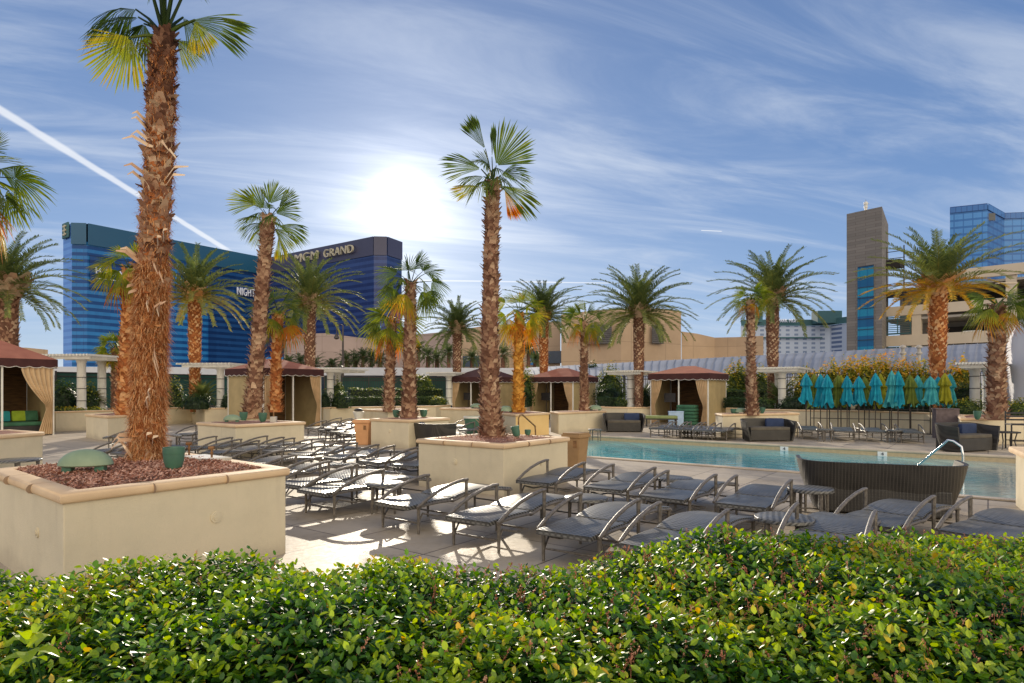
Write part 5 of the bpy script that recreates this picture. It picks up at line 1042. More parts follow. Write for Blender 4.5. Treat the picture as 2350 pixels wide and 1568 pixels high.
bush('light green shrub between the golden palm and the small russet cabana', 1204, 37, .78, .6, .5, 2.2, 1400, .12, (.3, .8), 15); bush('dark green shrub low behind the golden planter', 1203, 36, .78, .45, .4, .9, 700, .1, (.05, .4), 16)
hedge_row('low dark hedge between the small cabana and the trellis', (1374, 35.6), (1425, 35.2), .78, .55, .7, 900, .09, (.05, .4), 17); bush('loose green shrub above the low dark hedge', 1396, 37.5, .78, .9, .6, 1.3, 1500, .1, (.1, .6), 18); bush('yellow-green hedge plant by the iron fence behind the small cabana', 1400, 40, .78, 1.1, .6, 2.4, 2200, .12, (.35, .85), 19)
bush('clipped bright bush at the foot of the trellis column by the green cushions', 1425, 34.5, .78, .45, .4, .5, 700, .08, (.3, .75), 20); bush('dark bush right of the trellis column by the green cushions', 1478, 34.6, .78, .55, .4, .95, 900, .09, (.05, .4), 21)
hedge_row('low dark hedge right of the cabana with green cushions', (1668, 32.6), (1742, 31.4), .78, .55, .7, 1300, .09, (.02, .35), 22); hedge_row('second tier of dark hedge right of the cabana', (1668, 34.3), (1748, 33), .78, .95, .7, 1100, .09, (.05, .45), 23)
bush('tall golden yellow shrub against the fence right of the cabana', 1692, 37.5, .78, 1.0, .6, 2.5, 2600, .13, (.5, .95), 24); bush('golden green shrub by the fence, second right of the cabana', 1740, 36.5, .78, .9, .6, 2.2, 2000, .13, (.4, .9), 25)
bush('clipped green bush at the left foot of the trellis by the umbrellas', 1752, 31, .78, .75, .5, .55, 1100, .08, (.15, .6), 26); bush('dark bush right of the trellis column by the umbrellas', 1822, 30.5, .78, .9, .5, .62, 1300, .08, (.02, .35), 27)
for i, (px_, Y, h_, lab) in enumerate(((1850, 34, 2.0, 'yellow shrub at the left behind the folded umbrellas'), (1906, 33.5, 2.3, 'yellow-green shrub second from left behind the folded umbrellas'), (1950, 33, 2.5, 'golden shrub behind the slim teal umbrella'), (1992, 32.6, 2.6, 'orange-lit shrub behind the beige panels, left one'), (2030, 32.2, 2.6, 'orange-lit shrub behind the beige panels, right one'), (2080, 31.6, 2.4, 'golden shrub behind the broad olive umbrella'), (2120, 31.2, 2.2, 'yellow shrub behind the aqua umbrellas'), (2205, 30, 2.3, 'golden shrub under the fence right of the umbrellas'))):
    bush(lab, px_, Y, .78, .95, .6, h_, 2600, .13, (.66, 1.) if 'or' in lab or 'gold' in lab else (.55, .95), 30+i, 'golden shrubs along the back fence')  # yellow leaves, with warm orange light put into their tones
hedge_row('dark low hedge under the folded umbrellas', (1845, 29.6), (2140, 26.8), .78, .5, .6, 2600, .09, (.0, .3), 40)
bush('clipped dark green hedge block right of the umbrellas', 2215, 27.5, .8, .95, .5, 1.25, 1500, .09, (.05, .5), 41); bush('bright yellow-green bush left of the far right palm', 2222, 24.3, .78, .62, .45, .62, 1300, .07, (.4, .85), 42); bush('bright yellow-green bush right of the far right palm', 2338, 22.5, .78, .55, .45, .62, 1200, .07, (.4, .85), 43)
bush('small dark tree on the roof edge before the tan building', 1358, 62, 2.8, .9, .7, 1.6, 500, .2, (.1, .5), 44); bush('light green tree by the blue shop front', 1018, 70, .0, 1.6, 1.2, 4.2, 700, .3, (.3, .7), 45, 'trees before the mauve wall', 'tree')
def cycad(label, px, Y, z0, L, seed, tone=.3, n=46):
    rnd = random.Random(seed); x, y = atY(px, Y); t = thing('cycad', label, 'cycad', (x, y, z0), 0, 'spiky cycads in the beds'); m = MB()
    for i in range(n): f = (i+.5)/n; feather(m, (0, 0, .45), i*2.4, R(82-85*f), L*rnd.uniform(.85, 1.1), rnd, tone+rnd.uniform(-.1, .3)*(1-f), 1.25, 26, .035, .22, .2)
    m.build('crown', MAT['date_leaf'], t); m = MB(); m.tube([(0, 0, 0), (0, 0, .5)], [.22, .18], 8, .2); m.build('trunk', MAT['bark'], t)
cycad('big spiky cycad with a pale lower frond, left of the second cabana', 465, 32.8, .78, 1.55, 61, .25, 60); cycad('dark cycad behind the trellis column by the green cushions', 1478, 36, .78, 1.3, 62, .12); cycad('wide dark cycad behind the trellis column left of the umbrellas', 1790, 32.5, .78, 1.6, 63, .12, 60); cycad('small cycad right of the first trellis column', 214, 30.2, .78, .7, 64, .45)

# ------------------------------------------------------------------ the privet hedge in the foreground
HT = 1.122
def far_edge(x):                                       # the clipped far edge bulges outwards to the right
    ks = [(-6, 2.3), (-1.6, 2.28), (0, 2.30), (.35, 2.5), (.8, 2.64), (1.25, 2.78), (2.0, 2.80), (6, 2.9)]
    for (a, ya), (b, yb) in zip(ks, ks[1:]):
        if x <= b: return ya+(yb-ya)*max(0, (x-a))/(b-a)
    return 3.0
def hedge_h(x, y):
    ye = far_edge(x); h = HT+.025*math.sin(x*3.1+y*2)+.02*math.sin(x*7.3-y*4.1)+.014*math.sin(x*13+y*9)
    d = 1.62-y
    if d > 0: h -= min(d*d*1.1+d*.12, .6)
    d = y-(ye-.12)
    if d > 0: h -= d*d*4
    return h
th = thing('privet_hedge', 'clipped glossy privet hedge running across the whole foreground', 'hedge', (0, 0, 0))
rs = np.random.RandomState(5); V = []; Fs = []; T = []
ns = 24000
pos = []
while len(pos) < ns:
    y = 1.28+1.75*rs.rand()**1.0; xw = .95*y+1.0; x = rs.uniform(-xw, xw)
    ye = far_edge(x)
    if y > ye: continue
    if rs.rand() > (1.0 if y < 1.9 else .86): continue
    pos.append((x, y))
# extra on the near face and the far face of the hedge
sprigs = []
for x, y in pos:
    dx = (hedge_h(x+.02, y)-hedge_h(x-.02, y))/.04; dy = (hedge_h(x, y+.02)-hedge_h(x, y-.02))/.04; n_ = np.array([-dx, -dy, 1.0]); n_ /= np.linalg.norm(n_)
    sprigs.append((np.array([x, y, hedge_h(x, y)-rs.rand()**1.5*.10]), n_))
for _ in range(2600):
    x = rs.uniform(-1.8, 1.8); z = rs.uniform(.55, .98); sprigs.append((np.array([x, 1.22+rs.rand()*.06, z]), np.array([0, -.85, .52])))
for _ in range(1800):
    x = rs.uniform(-2.4, 2.9); z = rs.uniform(.3, 1.05); sprigs.append((np.array([x, far_edge(x)-rs.rand()*.05, z]), np.array([0, .85, .52])))
LT = [(0, 0, 0), (.30, .40, .0), (.68, .38, .0), (1.0, 0, 0), (.68, -.38, 0), (.30, -.40, 0)]       # leaf outline; folded along the midrib
vcount = 0
for p, n_ in sprigs:
    up = n_*.55+np.array([rs.normal()*.30, rs.normal()*.30, .75]); up /= np.linalg.norm(up); sh = rs.uniform(.035, .075); young = rs.rand()
    front = p[1] < 1.5
    nl = rs.randint(5, 8)
    a0 = rs.uniform(0, 6.28)
    ref = np.cross(up, [1, .3, .1]); ref /= np.linalg.norm(ref); ref2 = np.cross(up, ref)
    patch = .5+.5*math.sin(p[0]*4.7+1.3)*math.sin(p[1]*5.3+p[0]*1.7)
    for k in range(nl):
        f = k/(nl-1); a = a0+k*1.5708*1.02+rs.uniform(-.3, .3); rad_ = ref*math.cos(a)+ref2*math.sin(a); el = -.15+.85*f+rs.uniform(-.25, .25); d = rad_*math.cos(el)+up*math.sin(el); d /= np.linalg.norm(d)
        side = np.cross(up, d); sl = np.linalg.norm(side); side = side/sl if sl > .05 else ref; nn = np.cross(d, side); o_ = p+up*sh*(f-.5)
        L = rs.uniform(.021, .036)*(1-.2*f); W = L*rs.uniform(.52, .70); fold = rs.uniform(.05, .35); curl = rs.uniform(-.15, .30)
        for u, v_, _z in LT: q = o_+d*L*u+side*W*v_*1.15+nn*(abs(v_)*W*fold-curl*L*u*u); V.append(q)
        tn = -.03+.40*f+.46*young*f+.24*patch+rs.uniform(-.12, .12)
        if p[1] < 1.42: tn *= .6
        if rs.rand() < .010: tn = rs.uniform(.8, 1.0)
        tn = min(max(tn, 0), .9 if tn < .97 else 1)
        Fs.append((vcount, vcount+1, vcount+2, vcount+3)); Fs.append((vcount, vcount+3, vcount+4, vcount+5)); T += [tn, tn]; vcount += 6
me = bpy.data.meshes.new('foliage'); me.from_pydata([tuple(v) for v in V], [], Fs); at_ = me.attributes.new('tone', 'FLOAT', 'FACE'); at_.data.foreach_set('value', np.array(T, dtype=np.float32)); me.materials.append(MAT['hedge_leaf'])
o = bpy.data.objects.new('foliage', me); COL.objects.link(o); o.parent = th
m = MB()                                              # solid dark sheet added inside to block light; bare stems follow
nx, ny = 60, 16; vs = []
for i in range(nx+1):
    x = -4.0+8.2*i/nx
    for j in range(ny+1): y = 1.3+(far_edge(x)-.06-1.3)*j/ny; vs.append((x, y, hedge_h(x, y)-.10))
m.add(vs, [(i*(ny+1)+j, (i+1)*(ny+1)+j, (i+1)*(ny+1)+j+1, i*(ny+1)+j+1) for i in range(nx) for j in range(ny)], .0)
for j in (0, ny):
    k0 = len(m.v); vs = []
    for i in range(nx+1): x, y, z = m.v[i*(ny+1)+j]; vs += [(x, y, z), (x, y, 0)]
    m.add(vs, [(2*i, 2*i+1, 2*i+3, 2*i+2) for i in range(nx)], .0)
m.build('filler_core', MAT['hedge_core'], th)
rnd = random.Random(9); m = MB()
for _ in range(1500):
    y = 1.3+1.6*rnd.random(); x = rnd.uniform(-.9*y-.3, .9*y+.3)
    if y > far_edge(x): continue
    z = hedge_h(x, y); m.tube([(x, y, z-.14), (x+rnd.uniform(-.02, .02), y+rnd.uniform(-.02, .02), z-.05), (x+rnd.uniform(-.04, .04), y+rnd.uniform(-.04, .04), z+rnd.uniform(-.02, .015))], [.0022, .0016, .0009], 3, .3, cap=False)
m.build('stems', MAT['twig'], th)
m = MB()                                              # rusty seed heads, mostly on the right half
for _ in range(620):
    y = 1.45+1.45*rnd.random(); x = rnd.uniform(-.25, .9*y+.2) if rnd.random() < .93 else rnd.uniform(-1.6, -.2)
    if y > far_edge(x): continue
    z = hedge_h(x, y); h_ = rnd.uniform(.018, .05)*(1 if y > 1.9 else .7); tx, ty = rnd.uniform(-.03, .03), rnd.uniform(-.03, .03); tn = rnd.uniform(.1, .9)
    m.tube([(x, y, z-.02), (x+tx, y+ty, z+h_)], [.0012, .0006], 3, .2, cap=False)
    for k in range(9):
        f = .35+.65*k/9; cx_, cy_, cz_ = x+tx*f+rnd.uniform(-.011, .011)*(1.2-f), y+ty*f+rnd.uniform(-.011, .011), z-.02+(h_+.02)*f; s = rnd.uniform(.0014, .0030)
        m.add([(cx_-s, cy_, cz_), (cx_, cy_-s, cz_), (cx_+s, cy_, cz_), (cx_, cy_+s, cz_), (cx_, cy_, cz_+s*1.4), (cx_, cy_, cz_-s*1.4)], [(0, 1, 4), (1, 2, 4), (2, 3, 4), (3, 0, 4), (1, 0, 5), (2, 1, 5), (3, 2, 5), (0, 3, 5)], tn)
m.build('seed_heads', MAT['flower'], th)
m = MB()                                              # a few large new shoots close to the lens at the lower left
for (x, y, z, az, tn) in ((-.60, .80, 1.34, 0.3, .75), (-.66, .86, 1.40, 1.6, .85), (-.50, .80, 1.31, 2.4, .62), (-.62, .78, 1.30, 3.4, .95), (.12, .92, 1.33, 1.0, .8), (-.72, .95, 1.37, 4.4, .9)):
    m = MB(); m.tube([(x, y+.05, .95), (x+.01, y+.02, z-.12), (x, y, z)], [.003, .002, .0015], 5, .3, cap=False)
    for k in range(6):
        a = az+k*1.9; el = .15+.22*k; d = Vector((math.cos(a)*math.cos(el), math.sin(a)*math.cos(el), math.sin(el))); s = Vector((-math.sin(a), math.cos(a), 0)); L = .042*rnd.uniform(.8, 1.15)*(.7 if x > 0 else 1); W = L*.27; o_ = Vector((x, y, z-.02+.006*k)); nn = s.cross(d)
        nv = []
        for u in (0, .2, .45, .7, .9, 1.0): w_ = W*math.sin(min(u*.93+.07, 1)*math.pi)**.8; c = o_+d*L*u-Vector((0, 0, 1))*L*.55*u*u; nv += [c-s*w_+nn*0+Vector((0, 0, w_*.3)), c, c+s*w_+Vector((0, 0, w_*.3))]
        m.add(nv, [(q*3+h_, q*3+h_+1, q*3+h_+4, q*3+h_+3) for q in range(5) for h_ in (0, 1)], min(1, tn+rnd.uniform(-.1, .1)))
    m.build('new_shoot', MAT['hedge_leaf'], th)
# ------------------------------------------------------------------ fences
def fence(label, p0, p1, z0, z1, name='iron_fence', screen=None, pitch=.13, grp='fences round the pool deck'):
    A, B = Vector(atY(*p0)), Vector(atY(*p1)); L = (B-A).length; e = (B-A)/L; t = thing(name, label, 'fence', (A.x, A.y, 0), math.atan2(e.y, e.x), grp)
    if screen: m = MB(); m.box((L/2, .05, (z0+z1)/2), (L, .02, z1-z0-.1)); m.build('screen_cloth', MAT[screen], t)
    if pitch:
        m = MB(); k = int(L/pitch)
        for i in range(k): m.box((i*pitch, 0, (z0+z1)/2-.04), (.028, .028, z1-z0-.12))
        m.build('pickets', MAT['black'], t)
    m = MB(); m.box((L/2, 0, z1-.08), (L, .05, .05)); m.box((L/2, 0, z1-.28), (L, .04, .04)); m.box((L/2, 0, z0+.12), (L, .04, .04)); m.build('rail', MAT['black'], t)
    n = max(2, int(L/2.6))
    for i in range(n+1): m = MB(); m.box((L*i/n, -.01, (z0+z1)/2), (.08, .08, z1-z0)); m.build('post', MAT['black'], t)
fence('green cloth screened fence right of the left cabana', (128, 33), (560, 41), .3, 2.75, 'screened_fence', 'green_screen', 0)
fence('black picket fence before a green screen, behind the long clipped hedge', (745, 44), (1040, 46), .6, 2.72, 'iron_fence', 'green_screen', .15)
fence('black picket fence between the small cabana and the cabana with green cushions', (1368, 41.5), (1500, 40), .8, 2.7)
fence('long black picket fence behind the umbrellas, at the foot of the metal roof', (1660, 38.5), (2260, 31.5), .8, 2.75)

# ------------------------------------------------------------------ low buildings just outside
def wall_box(mb, A, B, z0, z1, dp=6.0, tone=.5):
    A, B = Vector(A), Vector(B); e = (B-A).normalized(); nn = Vector((-e.y, e.x)); nn = nn if nn.y > 0 else -nn; P = [tuple(A), tuple(B), tuple(B+nn*dp), tuple(A+nn*dp)]
    ar = sum(P[i][0]*P[(i+1) % 4][1]-P[(i+1) % 4][0]*P[i][1] for i in range(4))
    if ar < 0: P = P[::-1]
    mb.prism(P, z0, z1, tone)
t = thing('service_building', 'long low building with a pale fascia behind the green screens', 'building'); m = MB(); wall_box(m, atY(60, 58), atY(1215, 62), -.6, 3.1, 8); m.build('wall', MAT['dark_glass'], t)
m = MB(); wall_box(m, atY(60, 57.2), atY(1215, 61.2), 3.12, 3.86, 9.6); m.build('fascia', MAT['grey_fascia'], t, bevel=.03)
t = thing('metal_roof_building', 'long building with a pale blue-grey standing seam metal roof', 'building')
e0, e1 = Vector((*atY(1205, 60), 2.7)), Vector((*atY(2420, 36.5), 2.75)); r0, r1 = Vector((*atY(1190, 71), zat(845, 71))), Vector((*atY(2420, 47), zat(780, 47)))
m = MB(); n = 60; vs = []
for i in range(n+1):
    u = i/n; a, b = e0.lerp(e1, u), r0.lerp(r1, u); mid = a.lerp(b, .5)+Vector((0, 0, .25)); vs += [a, mid, b]
m.add(vs, [(i*3+k, (i+1)*3+k, (i+1)*3+k+1, i*3+k+1) for i in range(n) for k in (0, 1)]); m.build('roof', MAT['seam_roof'], t, smooth=True)
m = MB()
for i in range(0, n+1): u = i/n; a, b = e0.lerp(e1, u)+Vector((0, 0, .05)), r0.lerp(r1, u)+Vector((0, 0, .05)); m.tube([a, a.lerp(b, .5)+Vector((0, 0, .25)), b], .03, 4)
m.build('roof_seams', MAT['seam_roof'], t)
m = MB(); m.quad(e0-Vector((0, 0, 3.3)), e1-Vector((0, 0, 3.3)), e1-Vector((0, 0, .02)), e0-Vector((0, 0, .02))); m.quad(r1-Vector((0, 0, 5.5)), r0-Vector((0, 0, 5.5)), r0-Vector((0, 0, .02)), r1-Vector((0, 0, .02))); m.build('wall', MAT['grey_fascia'], t)
for i, (px_, lab) in enumerate(((2072, 'left roof vent cowl on the metal roof'), (2109, 'right roof vent cowl on the metal roof'))):
    x, y = atY(px_, 43.5); z = zat(812, 43.5); t = thing('roof_vent', lab, 'roof vent', (x, y, z), 0, 'vent cowls on the metal roof'); m = MB(); m.lathe([(.12, -.6), (.12, .45)], n=12); m.lathe([(.18, -.05), (.22, .05), (.18, .12)], n=12); m.build('pipe', MAT['garage_in'], t, smooth=True); m = MB(); m.lathe([(.0, .62), (.15, .55), (.22, .45), (.22, .40), (0, .40)], n=12); m.build('cowl', MAT['garage_in'], t, smooth=True)
t = thing('curved_building', 'white building with a curved bulging wall at the right edge', 'building'); m = MB(); vs = []; n = 14; Yc = 25.0
for i in range(n+1):
    u = i/n; z = -.6+(zat(738, Yc)+.6)*u; off_ = 4*(max(0, u-.80)/.2)**2 if u > .80 else 0; dx_ = .10*math.sin(u*3)
    for k, (px_, yy) in enumerate(((2306, Yc+3.5), (2316, Yc), (2334, Yc-.6), (2480, Yc-3))): x, y = atY(px_+off_*(14 if k < 2 else 5)*.35, yy); vs.append((x+dx_, y, z))
m.add(vs, [(i*4+k, i*4+k+1, (i+1)*4+k+1, (i+1)*4+k) for i in range(n) for k in range(3)]); m.build('wall', MAT['curved_white'], t, smooth=True)

# ------------------------------------------------------------------ tan theatre block and its wings
def prism_bld(name, label, cols, z0=-.7, dp=40, mat='beige_wall', cat='building', part='wall'):
    """cols: [(px, depth, top py)] along the visible face; a closed block behind it"""
    t = thing(name, label, cat); m = MB(); f = [(*atY(px_, Y), zat(py_, Y)) for px_, Y, py_ in cols]; n = len(f); b = [(x*(1+dp/math.hypot(x, y)), y*(1+dp/math.hypot(x, y)), z) for x, y, z in f]
    vs = [(x, y, z0) for x, y, z in f]+list(f)+list(b)+[(x, y, z0) for x, y, z in b]
    fs = [(i, i+1, n+i+1, n+i) for i in range(n-1)]+[(n+i, n+i+1, 2*n+i+1, 2*n+i) for i in range(n-1)]+[(2*n+i, 2*n+i+1, 3*n+i+1, 3*n+i) for i in range(n-1)]+[(0, n, 2*n, 3*n), (n-1, 4*n-1, 3*n-1, 2*n-1)]
    m.add(vs, fs); m.build(part, MAT[mat], t); return t
prism_bld('low_building', 'low mauve wing with a gently waving roofline under the hotel', [(652, 150, 772), (700, 148, 766), (745, 150, 765), (800, 152, 772), (850, 154, 778), (930, 150, 770), (1010, 146, 763), (1105, 142, 752)], mat='mauve_wall')
tb_ = prism_bld('theatre_building', 'large windowed tan theatre block behind the wide date palm', [(1060, 139, 757), (1110, 137, 748), (1200, 134, 742), (1286, 130, 738)], mat='beige_wall')
t2 = prism_bld('theatre_hall', 'tallest tan block with two dark louvred openings', [(1288, 122, 722), (1370, 120, 712), (1425, 118, 709), (1510, 122, 708), (1563, 126, 714)], mat='beige_wall')
prism_bld('low_building', 'low tan wing right of the tall block, with a dip in its roofline', [(1564, 130, 761), (1600, 131, 766), (1640, 133, 775), (1690, 131, 774), (1752, 128, 771)], mat='beige_wall')
def wall_window(t, x0, x1, y0, y1, Ya, Yb, mat, name='louvred_window', slats=10):
    A, B = Vector((*atY(x0, Ya), 0)), Vector((*atY(x1, Yb), 0)); A.z = 0; m = MB(); zt, zb = zat(y0, (Ya+Yb)/2), zat(y1, (Ya+Yb)/2); m.quad((A.x, A.y, zb), (B.x, B.y, zb), (B.x, B.y, zt), (A.x, A.y, zt)); e = (B-A).normalized(); nn = Vector((e.y, -e.x, 0))
    for k in range(slats): z = zb+(zt-zb)*(k+.5)/slats; c = (A+B)/2+nn*.15; m.box((c.x, c.y, z), ((B-A).length, .2, (zt-zb)/slats*.35), math.atan2(e.y, e.x))
    o = m.build(name, MAT[mat], t); return o
wall_window(t2, 1340, 1404, 745, 790, 119.8, 117.9, 'louver'); wall_window(t2, 1496, 1523, 746, 789, 120.4, 121.9, 'louver')
wall_window(tb_, 1212, 1232, 805, 838, 132.0, 131.2, 'bluepane', 'shop_window', 0); wall_window(tb_, 1240, 1289, 806, 834, 131, 129, 'dark_glass', 'shop_window', 0); wall_window(tb_, 1062, 1100, 817, 842, 137, 135, 'dark_glass', 'shop_window', 0)
prism_bld('low_building', 'small flat roofed beige building on the horizon at the far left', [(28, 130, 797), (60, 130, 798), (110, 132, 803)], mat='beige_wall', dp=12)

# ------------------------------------------------------------------ the big blue glass hotel
t = thing('hotel_tower', 'huge blue glass hotel with angled wings and a rooftop sign', 'hotel')
ZT = 84.0
def YT(py): return (ZT-ZC)*F/(HY-py)
cols = [(145, YT(520)), (165, YT(512)), (200, YT(513)), (612, YT(593)), (858, YT(543)), (888, YT(543.5)), (922, YT(556))]
W_ = [Vector(atY(*c)) for c in cols]
def face(name, a, b, z0, z1, mat, out_=0.0, n=1):
    e = (b-a).normalized(); nn = Vector((e.y, -e.x))*out_; m = MB(); A, B = a+nn, b+nn; m.quad((A.x, A.y, z0), (B.x, B.y, z0), (B.x, B.y, z1), (A.x, A.y, z1)); return m.build(name, MAT[mat], t)
mats = ['hotel_edge', 'hotel_left', None, 'hotel_right', 'hotel_right', 'hotel_right']
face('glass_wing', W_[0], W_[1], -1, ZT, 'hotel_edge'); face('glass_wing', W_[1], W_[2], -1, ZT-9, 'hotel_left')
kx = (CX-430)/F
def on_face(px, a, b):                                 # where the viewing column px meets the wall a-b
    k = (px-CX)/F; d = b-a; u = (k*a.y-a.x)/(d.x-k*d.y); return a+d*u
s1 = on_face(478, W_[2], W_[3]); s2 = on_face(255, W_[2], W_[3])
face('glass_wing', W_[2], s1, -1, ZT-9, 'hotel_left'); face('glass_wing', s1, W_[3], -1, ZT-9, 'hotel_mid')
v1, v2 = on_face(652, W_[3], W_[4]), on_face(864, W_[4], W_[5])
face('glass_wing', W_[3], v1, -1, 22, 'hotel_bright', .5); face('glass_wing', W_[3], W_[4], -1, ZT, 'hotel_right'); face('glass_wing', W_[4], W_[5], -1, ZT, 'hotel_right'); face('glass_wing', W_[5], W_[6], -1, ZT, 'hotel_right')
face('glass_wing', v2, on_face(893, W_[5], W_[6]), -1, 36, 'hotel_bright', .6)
for a, b, mt_ in ((W_[1], W_[2], 'hotel_top'), (W_[2], W_[3], 'hotel_top')): face('parapet', a, b, ZT-10.5, ZT, mt_, .8)
for a, b in ((W_[3], W_[4]), (W_[4], W_[5]), (W_[5], W_[6])): face('parapet', a, b, ZT-10, ZT+.0, 'hotel_top2', .5)
m = MB(); bk = [w_*1.12 for w_ in W_]; n = len(W_); vs = [(p.x, p.y, ZT-.2) for p in W_]+[(p.x, p.y, ZT-.2) for p in bk]+[(p.x, p.y, -1) for p in bk]+[(W_[0].x, W_[0].y, -1), (W_[-1].x, W_[-1].y, -1)]
m.add(vs, [(i, i+1, n+i+1, n+i) for i in range(n-1)]+[(n+i, n+i+1, 2*n+i+1, 2*n+i) for i in range(n-1)]+[(0, n, 2*n, 3*n), (n-1, 3*n+1, 3*n-1, 2*n-1)]); m.build('roof', MAT['hotel_top'], t)
def sign(s, x0, x1, ytop, ybot, a, b, mat, out_=2.0):
    e = (b-a).normalized(); nn = Vector((e.y, -e.x)); p0, p1 = on_face(x0, a, b)+nn*out_, on_face(x1, a, b)+nn*out_; z1, z0 = zat(ytop, p0.y), zat(ybot, p0.y)
    o = text_mesh('lettering', s, MAT[mat], t, (p0.x, p0.y, z0), (e.x, e.y, 0), (p1-p0).length, z1-z0, .5)
    return p0, p1, z0, e
sign('GRAND', 750, 817, 574, 592, W_[3], W_[4], 'letter'); sign('MGM', 684, 736, 585, 604, W_[3], W_[4], 'letter')
p0, p1, z0_, e_ = sign('H A K K A S A N', 216, 345, 614, 628, W_[2], W_[3], 'letter_white'); m = MB(); c = (p0+p1)/2; m.box((c.x, c.y, z0_-2.2), ((p1-p0).length, .4, .5), math.atan2(e_.y, e_.x)); m.build('sign_underline', MAT['letter_white'], t)
q0, q1 = on_face(250, W_[2], W_[3]), on_face(345, W_[2], W_[3]); face('glass_wing', on_face(205, W_[2], W_[3]), on_face(372, W_[2], W_[3]), zat(668, 320), zat(592, 320), 'hotel_mid', .5)
sign('NIGHTCLUB', 540, 611, 659, 677, W_[2], W_[3], 'letter_white')
sg_ = (W_[1]-W_[0]).normalized(); nn_ = Vector((sg_.y, -sg_.x)); c = W_[0].lerp(W_[1], .5)+nn_*.8; m = MB(); zc_ = zat(534, W_[0].y); m.box((c.x, c.y, zc_), ((W_[1]-W_[0]).length*.72, .6, 7.6), math.atan2(sg_.y, sg_.x)); m.build('emblem_board', MAT['far_green'], t, bevel=.5)
c2 = c+nn_*.6; m = MB()
for k in range(3): m.box((c2.x, c2.y, zc_+2.0-k*2.0), ((W_[1]-W_[0]).length*.36, .3, .7), math.atan2(sg_.y, sg_.x))
m.box((c2.x, c2.y, zc_), (.6, .35, 5.4), math.atan2(sg_.y, sg_.x)); m.build('emblem', MAT['letter'], t)

# ------------------------------------------------------------------ stone tower, car park, far hotels
t = thing('stone_tower', 'tall brown stone tower with a long blue glass strip', 'tower'); Yt = 70.0
a, b, c = Vector(atY(1943, 72.5)), Vector(atY(2024, 69.5)), Vector(atY(2031, 73)); zt0 = zat(483, 71)
m = MB(); bb = a+(c-b)*2.2; cc = b+(c-b)*2.2
m.prism([tuple(a), tuple(b), tuple(cc), tuple(bb)] if True else [], -.7, zt0); m.build('shaft', MAT['stone_tower'], t)
s0, s1_ = on_face(1969, a, b), on_face(2006, a, b); e_ = (b-a).normalized(); nn_ = Vector((e_.y, -e_.x))
m = MB(); p, q = s0+nn_*.12, s1_+nn_*.12; ztop, zbot = zat(612, 71), zat(805, 71); m.quad((p.x, p.y, zbot), (q.x, q.y, zbot), (q.x, q.y, ztop), (p.x, p.y, ztop)); MAT['strip'] = glass_stripes('tower_glass_strip', (.01, .22, .38), (.004, .08, .22), pitch=2.2, vert=.9, duty=.55, vamt=.25); m.build('glass_strip', MAT['strip'], t)
m = MB()
for k in range(9): z = zbot+(ztop-zbot)*k/8; m.tube([(p.x, p.y-.05, z), (q.x, q.y-.05, z)], .05, 4)
m.build('glazing_bars', MAT['dark_glass'], t)
m = MB(); x, y = atY(1986, 73); m.box((x, y, zt0+.10), (1.8, 1.6, .2)); m.build('roof_plinth', MAT['garage'], t)
x, y = atY(1987, 72.5); th2 = thing('rooftop_beacon', 'small white beacon and wind vane on top of the stone tower', 'beacon', (x, y, zt0+.2)); m = MB(); m.lathe([(.14, 0), (.14, .5), (.20, .5), (.20, .72), (.12, .76), (.22, .9), (.20, 1.15), (0, 1.25)], n=12); m.build('beacon', MAT['white'], th2, smooth=True); m = MB(); m.tube([(0, 0, 1.2), (0, 0, 1.45)], .03, 5); m.box((.18, 0, .98), (.36, .05, .06)); m.build('vane', MAT['garage_in'], th2)
# car park
t = thing('parking_garage', 'cream concrete car park with open decks at the right', 'car park'); A, B = Vector(atY(2028, 75)), Vector(atY(2272, 67.8)); e_ = (B-A).normalized(); nn_ = Vector((e_.y, -e_.x)); Lg = 26.0; ang = math.atan2(e_.y, e_.x)
def slab(name, u0, u1, z0, z1, mat, out_=0, dp=.4): m = MB(); c = A+e_*(u0+u1)/2+nn_*(out_-dp/2); m.box((c.x, c.y, (z0+z1)/2), (u1-u0, dp, z1-z0), ang); return m.build(name, MAT[mat], t)
slab('interior', 0, Lg, -.7, 14, 'garage_in', -7, .3)
for z0, z1 in ((3.9, 5.9), (7.3, 9.2), (10.9, 12.9)): slab('shade_panel', 3.9, Lg, z0, z1, 'garage_dark', -5.5, .3)  # dark panels put the deep shade into the open decks
for zf in (3.7, 7.05, 10.5): m = MB(); c = A+e_*Lg/2+nn_*-3.6; m.box((c.x, c.y, zf+2.95), (Lg, 6.8, .25), ang); m.build('deck', MAT['garage_in'], t)
for z0, z1 in ((3.3, 4.55), (6.87, 8.12), (10.4, 11.5)): slab('parapet', 0, Lg, z0, z1, 'garage', .15)
slab('parapet', 4.2, Lg, 13.85, 15.0, 'garage', .3)
for u in (2.9, 11.5, 20): slab('column', u, u+.9, -.7, 13.9 if u > 4 else 11.4, 'garage', .05, .7)
for z0, z1 in ((8.25, 10.3), (4.7, 6.8)):
    m = MB(); c = A+e_*1.45+nn_*.0
    for k in range(9): m.box((c.x, c.y, z0+(z1-z0)*(k+.6)/9), (2.6, .12, .07), ang)
    for dx_ in (-1.3, 0, 1.3): q = c+e_*dx_; m.box((q.x, q.y, (z0+z1)/2), (.08, .14, z1-z0), ang)
    m.box((c.x, c.y, z0+.05), (2.7, .16, .1), ang); m.box((c.x, c.y, z1-.05), (2.7, .16, .1), ang); m.build('louvre_panel', MAT['far_green'], t)
m = MB()
for z in (14.2, 15.2, 16.3, 17.2, 18.0):
    q0, q1 = A+e_*.2, A+e_*(4.0 if z < 17 else 2.2); m.tube([(q0.x, q0.y, z), (q1.x, q1.y, z)], .05, 4)
